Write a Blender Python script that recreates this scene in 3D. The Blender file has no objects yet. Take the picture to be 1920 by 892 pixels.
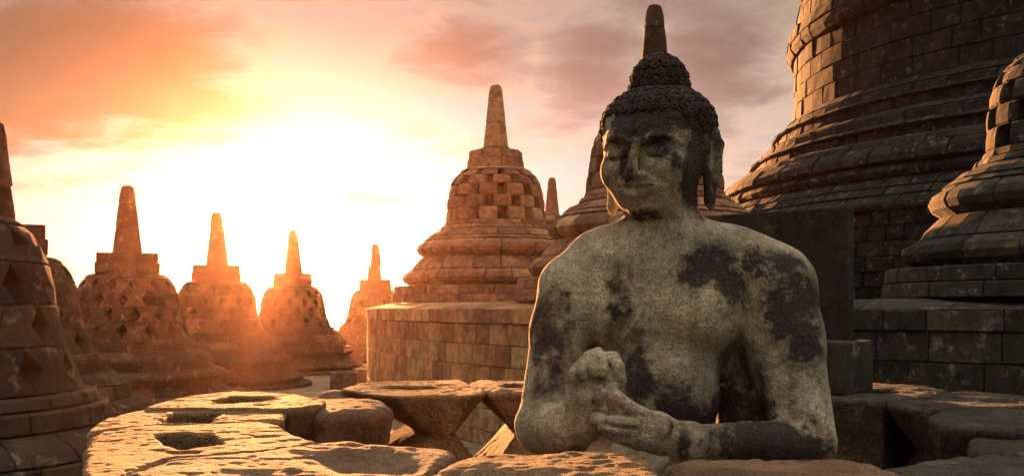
import bpy, math, random
import numpy as np
from mathutils import Vector, Matrix

random.seed(7)
RNG = np.random.RandomState(11)
R = math.radians
scn = bpy.context.scene
COL = scn.collection

# ---------------------------------------------------------------- camera, sky, sun, exposure
FPX = 1867.0            # focal length in photo pixels (35 mm on 36 mm)
HORIZON = 577.0
cam_d = bpy.data.cameras.new("camera")
cam = bpy.data.objects.new("camera", cam_d)
COL.objects.link(cam)
cam.location = (0, 0, 0)
cam.rotation_euler = (R(90), 0, 0)
cam_d.sensor_width = 36.0
cam_d.lens = 36.0 * FPX / 1920.0
cam_d.shift_y = (HORIZON - 446.0) / 1920.0
cam_d.clip_start = 0.05
cam_d.clip_end = 9000
scn.camera = cam

SUN_AZ, SUN_EL = R(-13.2), R(5.2)
sun_d = bpy.data.lights.new("sun", 'SUN')
sun_d.energy = 5.0
sun_d.angle = R(1.2)
sun_d.color = (1.0, 0.40, 0.13)
sun = bpy.data.objects.new("sun", sun_d)
COL.objects.link(sun)
SUN_DIR = Vector((math.sin(SUN_AZ) * math.cos(SUN_EL), math.cos(SUN_AZ) * math.cos(SUN_EL), math.sin(SUN_EL)))
sun.rotation_euler = (-SUN_DIR).to_track_quat('-Z', 'Y').to_euler()
sun.location = SUN_DIR * 60

scn.view_settings.view_transform = 'Standard'
scn.view_settings.look = 'None'
scn.view_settings.exposure = 2.8
scn.view_settings.gamma = 1.0
scn.cycles.use_denoising = True
scn.cycles.max_bounces = 6
scn.cycles.volume_bounces = 1
scn.cycles.diffuse_bounces = 3
scn.cycles.sample_clamp_indirect = 6


class NT:
    """small helper to write node trees"""
    def __init__(self, tree):
        self.t = tree; self.n = tree.nodes; self.l = tree.links

    def new(self, kind, **kw):
        nd = self.n.new(kind)
        for k, v in kw.items():
            setattr(nd, k, v)
        return nd

    def put(self, sock, v):
        if isinstance(v, bpy.types.NodeSocket):
            self.l.new(v, sock)
        elif v is not None:
            sock.default_value = v

    def m(self, op, a, b=None, c=None, clamp=False):
        nd = self.new('ShaderNodeMath', operation=op, use_clamp=clamp)
        self.put(nd.inputs[0], a)
        if b is not None: self.put(nd.inputs[1], b)
        if c is not None: self.put(nd.inputs[2], c)
        return nd.outputs[0]

    def v(self, op, a, b=None, out=0):
        nd = self.new('ShaderNodeVectorMath', operation=op)
        self.put(nd.inputs[0], a)
        if b is not None:
            self.put(nd.inputs[3 if op == 'SCALE' else 1], b)
        return nd.outputs[out]

    def mix(self, f, a, b, mode='MIX'):
        nd = self.new('ShaderNodeMix', data_type='RGBA', blend_type=mode)
        self.put(nd.inputs[0], f); self.put(nd.inputs[6], a); self.put(nd.inputs[7], b)
        return nd.outputs[2]

    def rng(self, x, a, b, c=0.0, d=1.0, smooth=True):
        nd = self.new('ShaderNodeMapRange')
        nd.interpolation_type = 'SMOOTHSTEP' if smooth else 'LINEAR'
        self.put(nd.inputs[0], x)
        for i, q in enumerate((a, b, c, d)): self.put(nd.inputs[i + 1], q)
        return nd.outputs[0]

    def noise(self, vec, scale, detail=4, rough=0.55, dist=0.0, out=0):
        nd = self.new('ShaderNodeTexNoise')
        self.put(nd.inputs['Vector'], vec)
        nd.inputs['Scale'].default_value = scale
        nd.inputs['Detail'].default_value = detail
        nd.inputs['Roughness'].default_value = rough
        nd.inputs['Distortion'].default_value = dist
        return nd.outputs[out]

    def ramp(self, x, stops, interp='LINEAR'):
        nd = self.new('ShaderNodeValToRGB')
        cr = nd.color_ramp; cr.interpolation = interp
        while len(cr.elements) < len(stops): cr.elements.new(0.5)
        for e, (p, c) in zip(cr.elements, stops):
            e.position = p; e.color = (*c, 1)
        self.put(nd.inputs[0], x)
        return nd.outputs[0]


def build_world():
    w = bpy.data.worlds.new("World")
    scn.world = w
    w.use_nodes = True
    T = NT(w.node_tree)
    T.n.clear()
    out = T.new('ShaderNodeOutputWorld')
    tc = T.new('ShaderNodeTexCoord').outputs['Generated']
    d = T.v('NORMALIZE', tc)
    sx = T.new('ShaderNodeSeparateXYZ'); T.put(sx.inputs[0], d)
    x, y, z = sx.outputs
    az = T.m('ARCTAN2', x, y)                      # 0 straight ahead, right positive
    el = T.m('ARCSINE', z)
    # physical dusk sky underneath
    sky = T.new('ShaderNodeTexSky', sky_type='NISHITA')
    sky.sun_disc = False
    sky.sun_elevation = SUN_EL
    sky.sun_rotation = SUN_AZ
    sky.air_density = 2.0; sky.dust_density = 4.0
    nish = T.v('SCALE', sky.outputs[0], 0.004)
    # glow round the sunset
    gd = T.m('MULTIPLY', T.m('SUBTRACT', az, R(-11.0)), 0.62)
    ge = T.m('SUBTRACT', el, R(3.0))
    gr = T.m('SQRT', T.m('ADD', T.m('MULTIPLY', gd, gd), T.m('MULTIPLY', ge, ge)))
    base = T.ramp(T.m('MULTIPLY', gr, 1.0), [
        (0.00, (1.5, 1.32, 1.15)), (0.07, (1.0, 0.88, 0.80)), (0.14, (0.47, 0.45, 0.46)),
        (0.22, (0.34, 0.325, 0.335)), (0.31, (0.38, 0.325, 0.295)), (0.42, (0.30, 0.235, 0.20)),
        (0.60, (0.30, 0.25, 0.21)), (1.00, (0.34, 0.305, 0.26))])
    # clouds on a flat layer seen in perspective
    inv = T.m('DIVIDE', 1.0, T.m('ADD', T.m('MAXIMUM', z, 0.0), 0.16))
    cv = T.new('ShaderNodeCombineXYZ')
    T.put(cv.inputs[0], T.m('MULTIPLY', x, inv)); T.put(cv.inputs[1], T.m('MULTIPLY', y, inv)); cv.inputs[2].default_value = 3.3
    big = T.noise(cv.outputs[0], 1.15, 8, 0.55, 0.35)
    fine = T.noise(cv.outputs[0], 4.2, 8, 0.62, 0.6)
    # where the banks stand: a heavy one upper left, smaller ones top centre and right of the head
    def bank(a0, e0, ra, re):
        u = T.m('DIVIDE', T.m('SUBTRACT', az, R(a0)), R(ra)); v = T.m('DIVIDE', T.m('SUBTRACT', el, R(e0)), R(re))
        return T.m('SUBTRACT', 1.0, T.m('SQRT', T.m('ADD', T.m('MULTIPLY', u, u), T.m('MULTIPLY', v, v))))
    b = bank(-24, 13.5, 16, 7.5)
    b = T.m('MAXIMUM', b, bank(-3.0, 14.6, 8.0, 3.4))
    b = T.m('MAXIMUM', b, bank(4.5, 14.5, 5.5, 4.0))
    b = T.m('MAXIMUM', b, bank(11.5, 13.2, 5.5, 4.6))
    b = T.m('MAXIMUM', b, bank(-28, 7.5, 6.0, 2.2))
    b = T.m('MAXIMUM', b, T.m('MULTIPLY', bank(-2, 19, 45, 8.0), 0.55))
    b = T.m('MAXIMUM', b, T.m('MULTIPLY', T.rng(T.m('ABSOLUTE', az), R(30), R(60)), 0.25))
    b = T.m('MAXIMUM', b, T.m('MULTIPLY', T.rng(el, R(20), R(32)), 0.3))
    c = T.m('ADD', T.m('MULTIPLY', b, 0.55), T.m('MULTIPLY', T.m('SUBTRACT', T.m('ADD', T.m('MULTIPLY', big, 0.7), T.m('MULTIPLY', fine, 0.3)), 0.5), 2.2))
    cm = T.rng(c, -0.02, 0.36)
    dense = T.rng(c, 0.12, 0.55)
    warm = T.ramp(T.rng(az, R(-32), R(25), 0, 1, False), [
        (0.0, (0.120, 0.090, 0.052)), (0.22, (0.130, 0.112, 0.082)), (0.42, (0.20, 0.180, 0.155)),
        (0.62, (0.30, 0.222, 0.190)), (0.85, (0.29, 0.195, 0.165)), (1.0, (0.20, 0.145, 0.125))])
    dark = T.mix(1.0, warm, (0.58, 0.55, 0.62, 1), 'MULTIPLY')
    cl = T.mix(T.m('MULTIPLY', dense, 0.9), warm, dark)
    front = T.rng(y, -0.2, 0.5)
    cl = T.mix(front, T.mix(1.0, cl, (1.25, 1.75, 1.9, 1), 'MULTIPLY'), cl)
    colr = T.mix(T.m('MULTIPLY', cm, 0.92), base, cl)
    # thin luminous rim where a bank ends
    rim = T.m('MULTIPLY', T.rng(c, -0.06, 0.06), T.m('SUBTRACT', 1.0, T.rng(c, 0.06, 0.2)))
    colr = T.mix(T.m('MULTIPLY', T.m('MULTIPLY', rim, front), 0.35), colr, (0.62, 0.42, 0.27, 1))
    # darker towards the top of the view, then an added glow overhead, out of view, lighting the statue from above
    shade = T.rng(el, R(6), R(17))
    colr = T.mix(T.m('MULTIPLY', shade, 0.38), colr, (0, 0, 0, 1))
    over = T.mix(T.rng(el, R(20), R(75)), (0, 0, 0, 1), (0.78, 0.69, 0.58, 1))
    tot = T.v('ADD', T.v('ADD', colr, nish), over)
    # below the horizon: the same horizon haze, dimmer
    bg = T.new('ShaderNodeBackground')
    T.put(bg.inputs[0], tot)
    bg.inputs[1].default_value = WORLD_STRENGTH
    T.l.new(bg.outputs[0], out.inputs[0])


WORLD_STRENGTH = 0.25
build_world()

# ---------------------------------------------------------------- helpers
def P(px, py, D):
    """a pixel of the photograph at depth D metres, as a point in the place"""
    return np.array(((px - 960.0) / FPX * D, D, (HORIZON - py) / FPX * D))


def link(o, parent=None):
    COL.objects.link(o)
    if parent is not None: o.parent = parent
    return o


def tag(o, label=None, cat=None, group=None, kind=None):
    if label: o['label'] = label
    if cat: o['category'] = cat
    if group: o['group'] = group
    if kind: o['kind'] = kind
    return o


def empty(name, loc, label=None, cat=None, group=None, rz=0.0):
    o = bpy.data.objects.new(name, None)
    o.location = loc; o.rotation_euler = (0, 0, rz)
    o.empty_display_size = 0.2
    link(o)
    return tag(o, label, cat, group)


def mesh_np(name, V, F, mat, parent=None, smooth=False):
    me = bpy.data.meshes.new(name)
    V = np.asarray(V, dtype=np.float32); F = np.asarray(F, dtype=np.int32)
    k = F.shape[1]
    me.vertices.add(len(V)); me.vertices.foreach_set('co', V.ravel())
    me.loops.add(F.size); me.loops.foreach_set('vertex_index', F.ravel())
    me.polygons.add(len(F))
    me.polygons.foreach_set('loop_start', np.arange(0, F.size, k, dtype=np.int32))
    me.update(calc_edges=True)
    if smooth: me.polygons.foreach_set('use_smooth', np.ones(len(F), dtype=bool))
    me.materials.append(mat)
    me.validate()
    return link(bpy.data.objects.new(name, me), parent)


def mesh_py(name, V, F, mat, parent=None, smooth=False):
    me = bpy.data.meshes.new(name)
    me.from_pydata([tuple(map(float, v)) for v in V], [], F)
    me.materials.append(mat)
    if smooth: me.polygons.foreach_set('use_smooth', np.ones(len(me.polygons), dtype=bool))
    me.update()
    return link(bpy.data.objects.new(name, me), parent)


# ---- noise (vectorised value noise)
_L = RNG.rand(64, 64, 64).astype(np.float32) * 2 - 1
def vnoise(p, s):
    q = p * np.float32(s)
    i = np.floor(q).astype(np.int32); f = (q - i).astype(np.float32)
    f = f * f * (3 - 2 * f)
    i0 = i & 63; i1 = (i + 1) & 63
    x0, y0, z0 = i0[..., 0], i0[..., 1], i0[..., 2]; x1, y1, z1 = i1[..., 0], i1[..., 1], i1[..., 2]
    fx, fy, fz = f[..., 0], f[..., 1], f[..., 2]
    a = _L[x0, y0, z0] * (1 - fx) + _L[x1, y0, z0] * fx
    b = _L[x0, y1, z0] * (1 - fx) + _L[x1, y1, z0] * fx
    c = _L[x0, y0, z1] * (1 - fx) + _L[x1, y0, z1] * fx
    d = _L[x0, y1, z1] * (1 - fx) + _L[x1, y1, z1] * fx
    return (a * (1 - fy) + b * fy) * (1 - fz) + (c * (1 - fy) + d * fy) * fz

def fbm(p, s, octv=4, g=0.5):
    t = 0; a = 1.0
    for k in range(octv):
        t = t + a * vnoise(p + 7.31 * k, s); s *= 2.07; a *= g
    return t


# ---- surface nets
def surface_nets(F, org, h):
    S = F < 0
    nx, ny, nz = F.shape
    cnt = np.zeros((nx - 1, ny - 1, nz - 1), dtype=np.int8)
    for dx in (0, 1):
        for dy in (0, 1):
            for dz in (0, 1):
                cnt += S[dx:nx - 1 + dx, dy:ny - 1 + dy, dz:nz - 1 + dz]
    act = (cnt > 0) & (cnt < 8)
    I = np.argwhere(act)
    idx = -np.ones(act.shape, dtype=np.int32)
    idx[act] = np.arange(len(I))
    pos = np.zeros((len(I), 3), dtype=np.float32); num = np.zeros(len(I), dtype=np.float32)
    for ax in range(3):
        o1, o2 = [a for a in range(3) if a != ax]
        for a in (0, 1):
            for b in (0, 1):
                c0 = I.copy(); c0[:, o1] += a; c0[:, o2] += b
                c1 = c0.copy(); c1[:, ax] += 1
                v0 = F[c0[:, 0], c0[:, 1], c0[:, 2]]; v1 = F[c1[:, 0], c1[:, 1], c1[:, 2]]
                m = (v0 < 0) != (v1 < 0)
                t = v0[m] / (v0[m] - v1[m])
                q = c0[m].astype(np.float32); q[:, ax] += t
                pos[m] += q; num[m] += 1
    pos /= num[:, None]
    V = pos * h + np.asarray(org, dtype=np.float32)
    quads = []
    for ax in range(3):
        o1, o2 = (ax + 1) % 3, (ax + 2) % 3
        sl0 = [slice(None)] * 3; sl1 = [slice(None)] * 3
        sl0[ax] = slice(0, -1); sl1[ax] = slice(1, None)
        s0 = S[tuple(sl0)]; s1 = S[tuple(sl1)]
        E = np.argwhere(s0 != s1)
        ok = (E[:, o1] > 0) & (E[:, o2] > 0) & (E[:, o1] < F.shape[o1] - 1) & (E[:, o2] < F.shape[o2] - 1)
        E = E[ok]
        flip = s0[E[:, 0], E[:, 1], E[:, 2]]
        def cell(a, b):
            c = E.copy(); c[:, o1] -= a; c[:, o2] -= b
            return idx[c[:, 0], c[:, 1], c[:, 2]]
        q = np.stack([cell(1, 1), cell(0, 1), cell(0, 0), cell(1, 0)], axis=1)
        q[~flip] = q[~flip][:, ::-1]
        quads.append(q)
    Q = np.concatenate(quads)
    Q = Q[(Q >= 0).all(axis=1)]
    return V, Q


class Field:
    """signed distance field on a grid; each primitive only touches the cells near it"""
    def __init__(self, lo, hi, h):
        self.h = h; self.lo = np.asarray(lo, dtype=np.float64)
        self.n = np.ceil((np.asarray(hi) - self.lo) / h).astype(int) + 1
        self.F = np.full(tuple(self.n), 0.25, dtype=np.float32)

    def sub(self, lo, hi, pad):
        a = np.clip(np.floor((np.asarray(lo) - pad - self.lo) / self.h).astype(int), 0, self.n)
        b = np.clip(np.ceil((np.asarray(hi) + pad - self.lo) / self.h).astype(int) + 1, 0, self.n)
        if (b <= a).any(): return None, None
        g = [self.lo[i] + np.arange(a[i], b[i]) * self.h for i in range(3)]
        X, Y, Z = np.meshgrid(*g, indexing='ij')
        return tuple(slice(a[i], b[i]) for i in range(3)), np.stack([X, Y, Z], axis=-1).astype(np.float32)

    def comb(self, sl, d, k, sign):
        A = self.F[sl]
        if sign > 0:
            h = np.clip(0.5 + 0.5 * (A - d) / k, 0, 1)
            self.F[sl] = A * (1 - h) + d * h - k * h * (1 - h)
        else:
            d = -d
            h = np.clip(0.5 - 0.5 * (A - d) / k, 0, 1)
            self.F[sl] = A * (1 - h) + d * h + k * h * (1 - h)

    def cone(self, a, b, ra, rb, k=0.01, sign=1):
        a = np.asarray(a, float); b = np.asarray(b, float)
        r = max(ra, rb)
        sl, p = self.sub(np.minimum(a, b) - r, np.maximum(a, b) + r, 2.2 * k + 2 * self.h)
        if sl is None: return
        ab = b - a; L2 = max(float(ab @ ab), 1e-9)
        t = np.clip(((p - a.astype(np.float32)) @ ab.astype(np.float32)) / L2, 0, 1)
        q = p - (a.astype(np.float32) + t[..., None] * ab.astype(np.float32))
        d = np.sqrt((q * q).sum(-1)) - (ra + (rb - ra) * t)
        self.comb(sl, d.astype(np.float32), k, sign)

    def chain(self, pts, rad, k=0.01, sign=1):
        for i in range(len(pts) - 1):
            self.cone(pts[i], pts[i + 1], rad[i], rad[i + 1], k, sign)

    def ell(self, c, r, M=None, k=0.01, sign=1):
        c = np.asarray(c, float); r = np.asarray(r, float)
        M = np.eye(3) if M is None else M
        ext = np.sqrt(((M * r) ** 2).sum(axis=1))
        sl, p = self.sub(c - ext, c + ext, 2.2 * k + 2 * self.h)
        if sl is None: return
        q = (p - c.astype(np.float32)) @ M.astype(np.float32)
        k0 = np.sqrt(((q / r) ** 2).sum(-1)); k1 = np.sqrt(((q / (r * r)) ** 2).sum(-1)) + 1e-9
        self.comb(sl, (k0 * (k0 - 1) / k1).astype(np.float32), k, sign)


# ---------------------------------------------------------------- materials
def stone_mat(name, stops, stain=(0.035, 0.030, 0.028), scale=1.0, bump=0.35, moss=0.25, stain_amt=0.5, lichen=0.25,
              grain=1.0, attr=False, pit=0.0, relief=1.0):
    m = bpy.data.materials.new(name); m.use_nodes = True
    T = NT(m.node_tree); T.n.clear()
    out = T.new('ShaderNodeOutputMaterial'); bs = T.new('ShaderNodeBsdfPrincipled')
    T.l.new(bs.outputs[0], out.inputs[0])
    oi = T.new('ShaderNodeObjectInfo').outputs['Random']
    geo = T.new('ShaderNodeNewGeometry')
    rnd = T.m('FRACT', T.m('ADD', oi, T.m('MULTIPLY', geo.outputs['Random Per Island'], 1.0 if not attr else 0.0)))
    tc = T.new('ShaderNodeTexCoord').outputs['Object']
    off = T.new('ShaderNodeCombineXYZ')
    T.put(off.inputs[0], T.m('MULTIPLY', rnd, 37.0)); T.put(off.inputs[1], T.m('MULTIPLY', rnd, 91.0)); T.put(off.inputs[2], T.m('MULTIPLY', rnd, 17.0))
    v = tc if attr else T.v('ADD', tc, off.outputs[0])
    base = T.ramp(rnd, stops)
    n1 = T.noise(v, 2.2 * scale, 6, 0.6)
    n2 = T.noise(v, 9.0 * scale, 5, 0.65)
    n3 = T.noise(v, 60.0 * scale, 3, 0.7)
    n4 = T.noise(v, 210.0 * scale, 2, 0.6)
    col = T.mix(T.rng(n2, 0.32, 0.68), T.mix(1.0, base, (0.62, 0.60, 0.58, 1), 'MULTIPLY'), T.mix(1.0, base, (1.25, 1.22, 1.16, 1), 'MULTIPLY'))
    col = T.mix(T.m('MULTIPLY', T.rng(n3, 0.35, 0.75), 0.5 * grain), col, T.mix(1.0, col, (1.7, 1.65, 1.5, 1), 'MULTIPLY'))
    col = T.mix(T.m('MULTIPLY', T.rng(n4, 0.62, 0.36), 0.55 * grain), col, T.mix(1.0, col, (0.42, 0.40, 0.38, 1), 'MULTIPLY'))
    mo = T.m('MULTIPLY', T.rng(T.m('ADD', T.noise(v, 3.7 * scale, 6, 0.7), T.m('MULTIPLY', n3, 0.12)), 0.60, 0.74), moss)
    col = T.mix(mo, col, (0.115, 0.105, 0.022, 1))
    li = T.m('MULTIPLY', T.rng(T.m('ADD', T.noise(v, 5.9 * scale, 7, 0.75), T.m('MULTIPLY', n4, 0.10)), 0.60, 0.70), lichen)
    col = T.mix(li, col, (0.42, 0.40, 0.33, 1))
    sm = T.m('MULTIPLY', T.rng(T.m('ADD', n1, T.m('MULTIPLY', T.m('SUBTRACT', n3, 0.5), 0.18)), 0.50, 0.60), stain_amt)
    if attr:
        # run-off streaks and broad weathering on the statue
        mp = T.new('ShaderNodeMapping'); mp.inputs['Scale'].default_value = (13, 13, 1.6); T.put(mp.inputs['Vector'], tc)
        sk = T.noise(mp.outputs[0], 1.6, 5, 0.6, 0.3)
        col = T.mix(T.m('MULTIPLY', T.rng(sk, 0.48, 0.66), 0.50), col, T.mix(1.0, col, (0.52, 0.47, 0.42, 1), 'MULTIPLY'))
        col = T.mix(T.m('MULTIPLY', T.rng(T.noise(tc, 7.0, 6, 0.68, 0.4), 0.50, 0.64), 0.55), col, T.mix(1.0, col, (0.60, 0.58, 0.54, 1), 'MULTIPLY'))
        cx = T.new('ShaderNodeTexVoronoi', feature='DISTANCE_TO_EDGE'); T.put(cx.inputs['Vector'], T.v('ADD', tc, T.v('SCALE', T.noise(tc, 9.0, 3, 0.6, 0, 1), 0.12))); cx.inputs['Scale'].default_value = 26
        col = T.mix(T.m('MULTIPLY', T.m('SUBTRACT', 1.0, T.rng(cx.outputs[0], 0.0, 0.10)), T.m('MULTIPLY', T.rng(n1, 0.48, 0.6), 0.45)), col, T.mix(1.0, col, (0.4, 0.37, 0.34, 1), 'MULTIPLY'))
        at = T.new('ShaderNodeAttribute', attribute_name='stain')
        s = T.m('ADD', at.outputs['Fac'], T.m('MULTIPLY', T.m('SUBTRACT', n3, 0.5), 0.95))
        s = T.m('ADD', s, T.m('MULTIPLY', T.m('SUBTRACT', n2, 0.5), 0.55))
        sm = T.m('MULTIPLY', T.rng(s, 0.40, 0.80), 0.94)
        halo = T.m('MULTIPLY', T.rng(s, 0.16, 0.50), 0.55)
        col = T.mix(halo, col, T.mix(1.0, col, (0.50, 0.43, 0.38, 1), 'MULTIPLY'))
        at2 = T.new('ShaderNodeAttribute', attribute_name='green')
        gm = T.m('MULTIPLY', T.rng(T.m('ADD', at2.outputs['Fac'], T.m('MULTIPLY', T.m('SUBTRACT', n3, 0.5), 0.8)), 0.35, 0.8), 0.75)
        col = T.mix(gm, col, (0.13, 0.135, 0.020, 1))
        at3 = T.new('ShaderNodeAttribute', attribute_name='rust')
        rm = T.m('MULTIPLY', T.rng(T.m('ADD', at3.outputs['Fac'], T.m('MULTIPLY', T.m('SUBTRACT', n2, 0.5), 0.9)), 0.3, 0.8), 0.7)
        col = T.mix(rm, col, (0.105, 0.060, 0.040, 1))
        stn = T.mix(T.rng(n4, 0.3, 0.7), (*[q * 0.6 for q in stain], 1), (*[q * 1.9 for q in stain], 1))
        col = T.mix(sm, col, stn)
    else:
        col = T.mix(sm, col, (*stain, 1))
    T.put(bs.inputs['Base Color'], col)
    bs.inputs['Roughness'].default_value = 0.92
    bs.inputs['Specular IOR Level'].default_value = 0.18
    b1 = T.new('ShaderNodeBump'); b1.inputs['Strength'].default_value = bump; b1.inputs['Distance'].default_value = 0.02 / scale
    T.put(b1.inputs['Height'], n2)
    b2 = T.new('ShaderNodeBump'); b2.inputs['Strength'].default_value = bump * 1.5; b2.inputs['Distance'].default_value = 0.006 * relief / scale
    hh = T.m('ADD', n3, T.m('MULTIPLY', n4, 0.45))
    if pit:
        vo = T.new('ShaderNodeTexVoronoi'); T.put(vo.inputs['Vector'], v); vo.inputs['Scale'].default_value = 42 * scale
        hh = T.m('ADD', hh, T.m('MULTIPLY', T.rng(vo.outputs['Distance'], 0.0, 0.42), pit))
    T.put(b2.inputs['Height'], hh)
    T.l.new(b1.outputs[0], b2.inputs['Normal'])
    T.l.new(b2.outputs[0], bs.inputs['Normal'])
    return m


M = {}
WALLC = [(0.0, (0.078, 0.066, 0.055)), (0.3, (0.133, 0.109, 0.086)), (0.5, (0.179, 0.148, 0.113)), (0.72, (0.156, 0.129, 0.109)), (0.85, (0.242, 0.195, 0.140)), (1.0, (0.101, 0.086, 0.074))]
DARKC = [(0.0, (0.017, 0.017, 0.017)), (0.35, (0.032, 0.032, 0.030)), (0.6, (0.045, 0.044, 0.041)), (0.8, (0.032, 0.030, 0.029)), (0.92, (0.075, 0.067, 0.053)), (1.0, (0.056, 0.038, 0.029))]
M['block'] = stone_mat('weathered_block_stone', WALLC, moss=0.35, stain_amt=0.55)
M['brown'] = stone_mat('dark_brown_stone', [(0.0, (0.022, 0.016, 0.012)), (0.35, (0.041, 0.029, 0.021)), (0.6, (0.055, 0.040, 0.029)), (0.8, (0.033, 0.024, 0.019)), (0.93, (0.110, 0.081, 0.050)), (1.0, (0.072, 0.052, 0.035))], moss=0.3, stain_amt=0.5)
M['russet'] = stone_mat('russet_block_stone', [(0.0, (0.160, 0.085, 0.054)), (0.3, (0.261, 0.137, 0.084)), (0.55, (0.348, 0.182, 0.108)), (0.75, (0.217, 0.130, 0.090)), (0.9, (0.500, 0.325, 0.180)), (1.0, (0.189, 0.111, 0.078))], moss=0.2, stain_amt=0.45)  # orange evening haze put into the stone colour of the upper stupas
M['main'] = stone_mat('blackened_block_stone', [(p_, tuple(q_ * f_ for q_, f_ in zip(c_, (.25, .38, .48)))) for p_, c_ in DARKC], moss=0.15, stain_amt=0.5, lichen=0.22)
M['ochre'] = stone_mat('ochre_wall_stone', [(0.0, (0.228, 0.132, 0.077)), (0.25, (0.384, 0.224, 0.121)), (0.5, (0.500, 0.310, 0.165)), (0.7, (0.288, 0.167, 0.099)), (0.85, (0.500, 0.380, 0.209)), (1.0, (0.264, 0.184, 0.110))], moss=0.45, stain_amt=0.35)  # wall stone lightened and warmed: the sunset glow is in its colour
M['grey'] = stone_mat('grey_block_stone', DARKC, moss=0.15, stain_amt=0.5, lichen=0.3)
M['core'] = stone_mat('dark_joint_fill', [(0, (0.03, 0.027, 0.024)), (1, (0.045, 0.04, 0.035))], moss=0.1)
M['rim'] = stone_mat('pitted_rim_stone', [(0.0, (0.198, 0.122, 0.063)), (0.5, (0.273, 0.171, 0.086)), (1.0, (0.231, 0.150, 0.084))], bump=1.0, relief=1.9, moss=0.3, stain_amt=0.55, stain=(0.10, 0.075, 0.055), lichen=0.4, pit=0.35, grain=1.4)
M['rim_red'] = stone_mat('reddish_rim_stone', [(0.0, (0.20, 0.13, 0.09)), (1.0, (0.24, 0.155, 0.105))], bump=0.9, relief=1.8, moss=0.15, stain_amt=0.45, stain=(0.09, 0.055, 0.045), lichen=0.15, pit=0.3, grain=1.3)
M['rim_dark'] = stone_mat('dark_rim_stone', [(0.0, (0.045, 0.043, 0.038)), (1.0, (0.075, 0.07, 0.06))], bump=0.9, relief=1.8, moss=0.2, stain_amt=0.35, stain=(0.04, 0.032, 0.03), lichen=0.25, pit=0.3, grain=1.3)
M['buddha'] = stone_mat('lichened_statue_stone', [(0, (0.405, 0.365, 0.295)), (1, (0.405, 0.365, 0.295))], stain=(0.028, 0.019, 0.019), bump=0.85, relief=1.0, moss=0.25, lichen=0.32, attr=True, pit=0.2, grain=1.35)
M['curl'] = stone_mat('blackened_curl_stone', [(0.0, (0.030, 0.022, 0.021)), (1.0, (0.045, 0.034, 0.032))], bump=0.5, moss=0.05, stain_amt=0.3, stain=(0.02, 0.015, 0.015), lichen=0.06)
M['slab'] = stone_mat('black_slab_stone', [(0.0, (0.022, 0.022, 0.021)), (1.0, (0.026, 0.026, 0.025))], bump=0.2, moss=0.12, stain_amt=0.4, stain=(0.014, 0.014, 0.014), lichen=0.08)
M['slab_base'] = stone_mat('mossy_dark_stone', [(0.0, (0.026, 0.027, 0.023)), (1.0, (0.034, 0.034, 0.028))], bump=0.3, moss=0.9, stain_amt=0.3)
M['floor'] = stone_mat('worn_paving_stone', [(0.0, (0.20, 0.165, 0.12)), (1.0, (0.33, 0.27, 0.20))], bump=0.3, moss=0.1, stain_amt=0.25)
M['plain'] = stone_mat('distant_farmland', [(0.0, (0.05, 0.07, 0.03)), (1.0, (0.06, 0.08, 0.035))], scale=0.01, bump=0.1, moss=0.4)

# ---------------------------------------------------------------- stone courses
def curved_block(prof, r_in, t0, t1, pinch=None, ncol=3, bev=0.012, jit=0.004, twist=0.0):
    """one curved stone: prof is a list of (radius, height) up its outer face, t0..t1 its angle;
    pinch gives for each level how much the sides draw in (the diamond openings)"""
    L = [(prof[0][0] - bev * 1.2, prof[0][1])]
    n = len(prof)
    pin = list(pinch) if pinch else [0.0] * n
    LP = [pin[0]]
    for i, (r, z) in enumerate(prof):
        zz = z
        if i == 0: zz = z + bev
        if i == n - 1: zz = z - bev
        L.append((r, zz)); LP.append(pin[i])
    L.append((prof[-1][0] - bev * 1.2, prof[-1][1])); LP.append(pin[-1])
    dr = random.uniform(-1, 1) * jit * 1.6
    V = []; F = []
    rm = sum(p[0] for p in prof) / n
    eb = bev / max(rm, 0.1)
    nl = len(L)
    def cols(a, b):
        c = [a, a + eb] + [a + (b - a) * k / (ncol - 1) for k in range(1, ncol - 1)] + [b - eb, b]
        return c
    nc = ncol + 2
    for (r, z), pp in zip(L, LP):
        a, b = t0 + pp, t1 - pp
        for ci, t in enumerate(cols(a, b)):
            rr = r + dr - (bev if ci in (0, nc - 1) else 0)
            rr += random.uniform(-jit, jit); zj = z
            V.append((rr * math.cos(t), rr * math.sin(t), zj))
    o = len(V)
    zb, zt = prof[0][1], prof[-1][1]
    for (r, z), pp in zip(L, LP):
        a, b = t0 + pp, t1 - pp
        z_ = min(max(z, zb + 0.001), zt - 0.001) if 0 else z
        ri = r_in if not callable(r_in) else r_in(z)
        ri = min(ri, r - 0.02)
        V.append((ri * math.cos(a), ri * math.sin(a), z)); V.append((ri * math.cos(b), ri * math.sin(b), z))
    for j in range(nl - 1):
        for i in range(nc - 1):
            p = j * nc + i
            F.append((p, p + 1, p + nc + 1, p + nc))
        q = o + 2 * j
        F.append((j * nc, (j + 1) * nc, q + 2, q))
        F.append((j * nc + nc - 1, q + 1, q + 3, (j + 1) * nc + nc - 1))
        F.append((q, q + 2, q + 3, q + 1))
    F.append(tuple(list(range(nc))[::-1] + [o, o + 1])[::1])
    tp = (nl - 1) * nc
    F.append(tuple(list(range(tp, tp + nc)) + [o + 2 * (nl - 1) + 1, o + 2 * (nl - 1)]))
    return V, F


def splits(n, var=0.25, start=None):
    """n uneven angle intervals round the circle"""
    w = np.array([1 + random.uniform(-var, var) for _ in range(n)]); w = w / w.sum() * 2 * math.pi
    t = random.uniform(0, 2 * math.pi) if start is None else start
    out = []
    for q in w:
        out.append((t, t + q)); t += q
    return out


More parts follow.
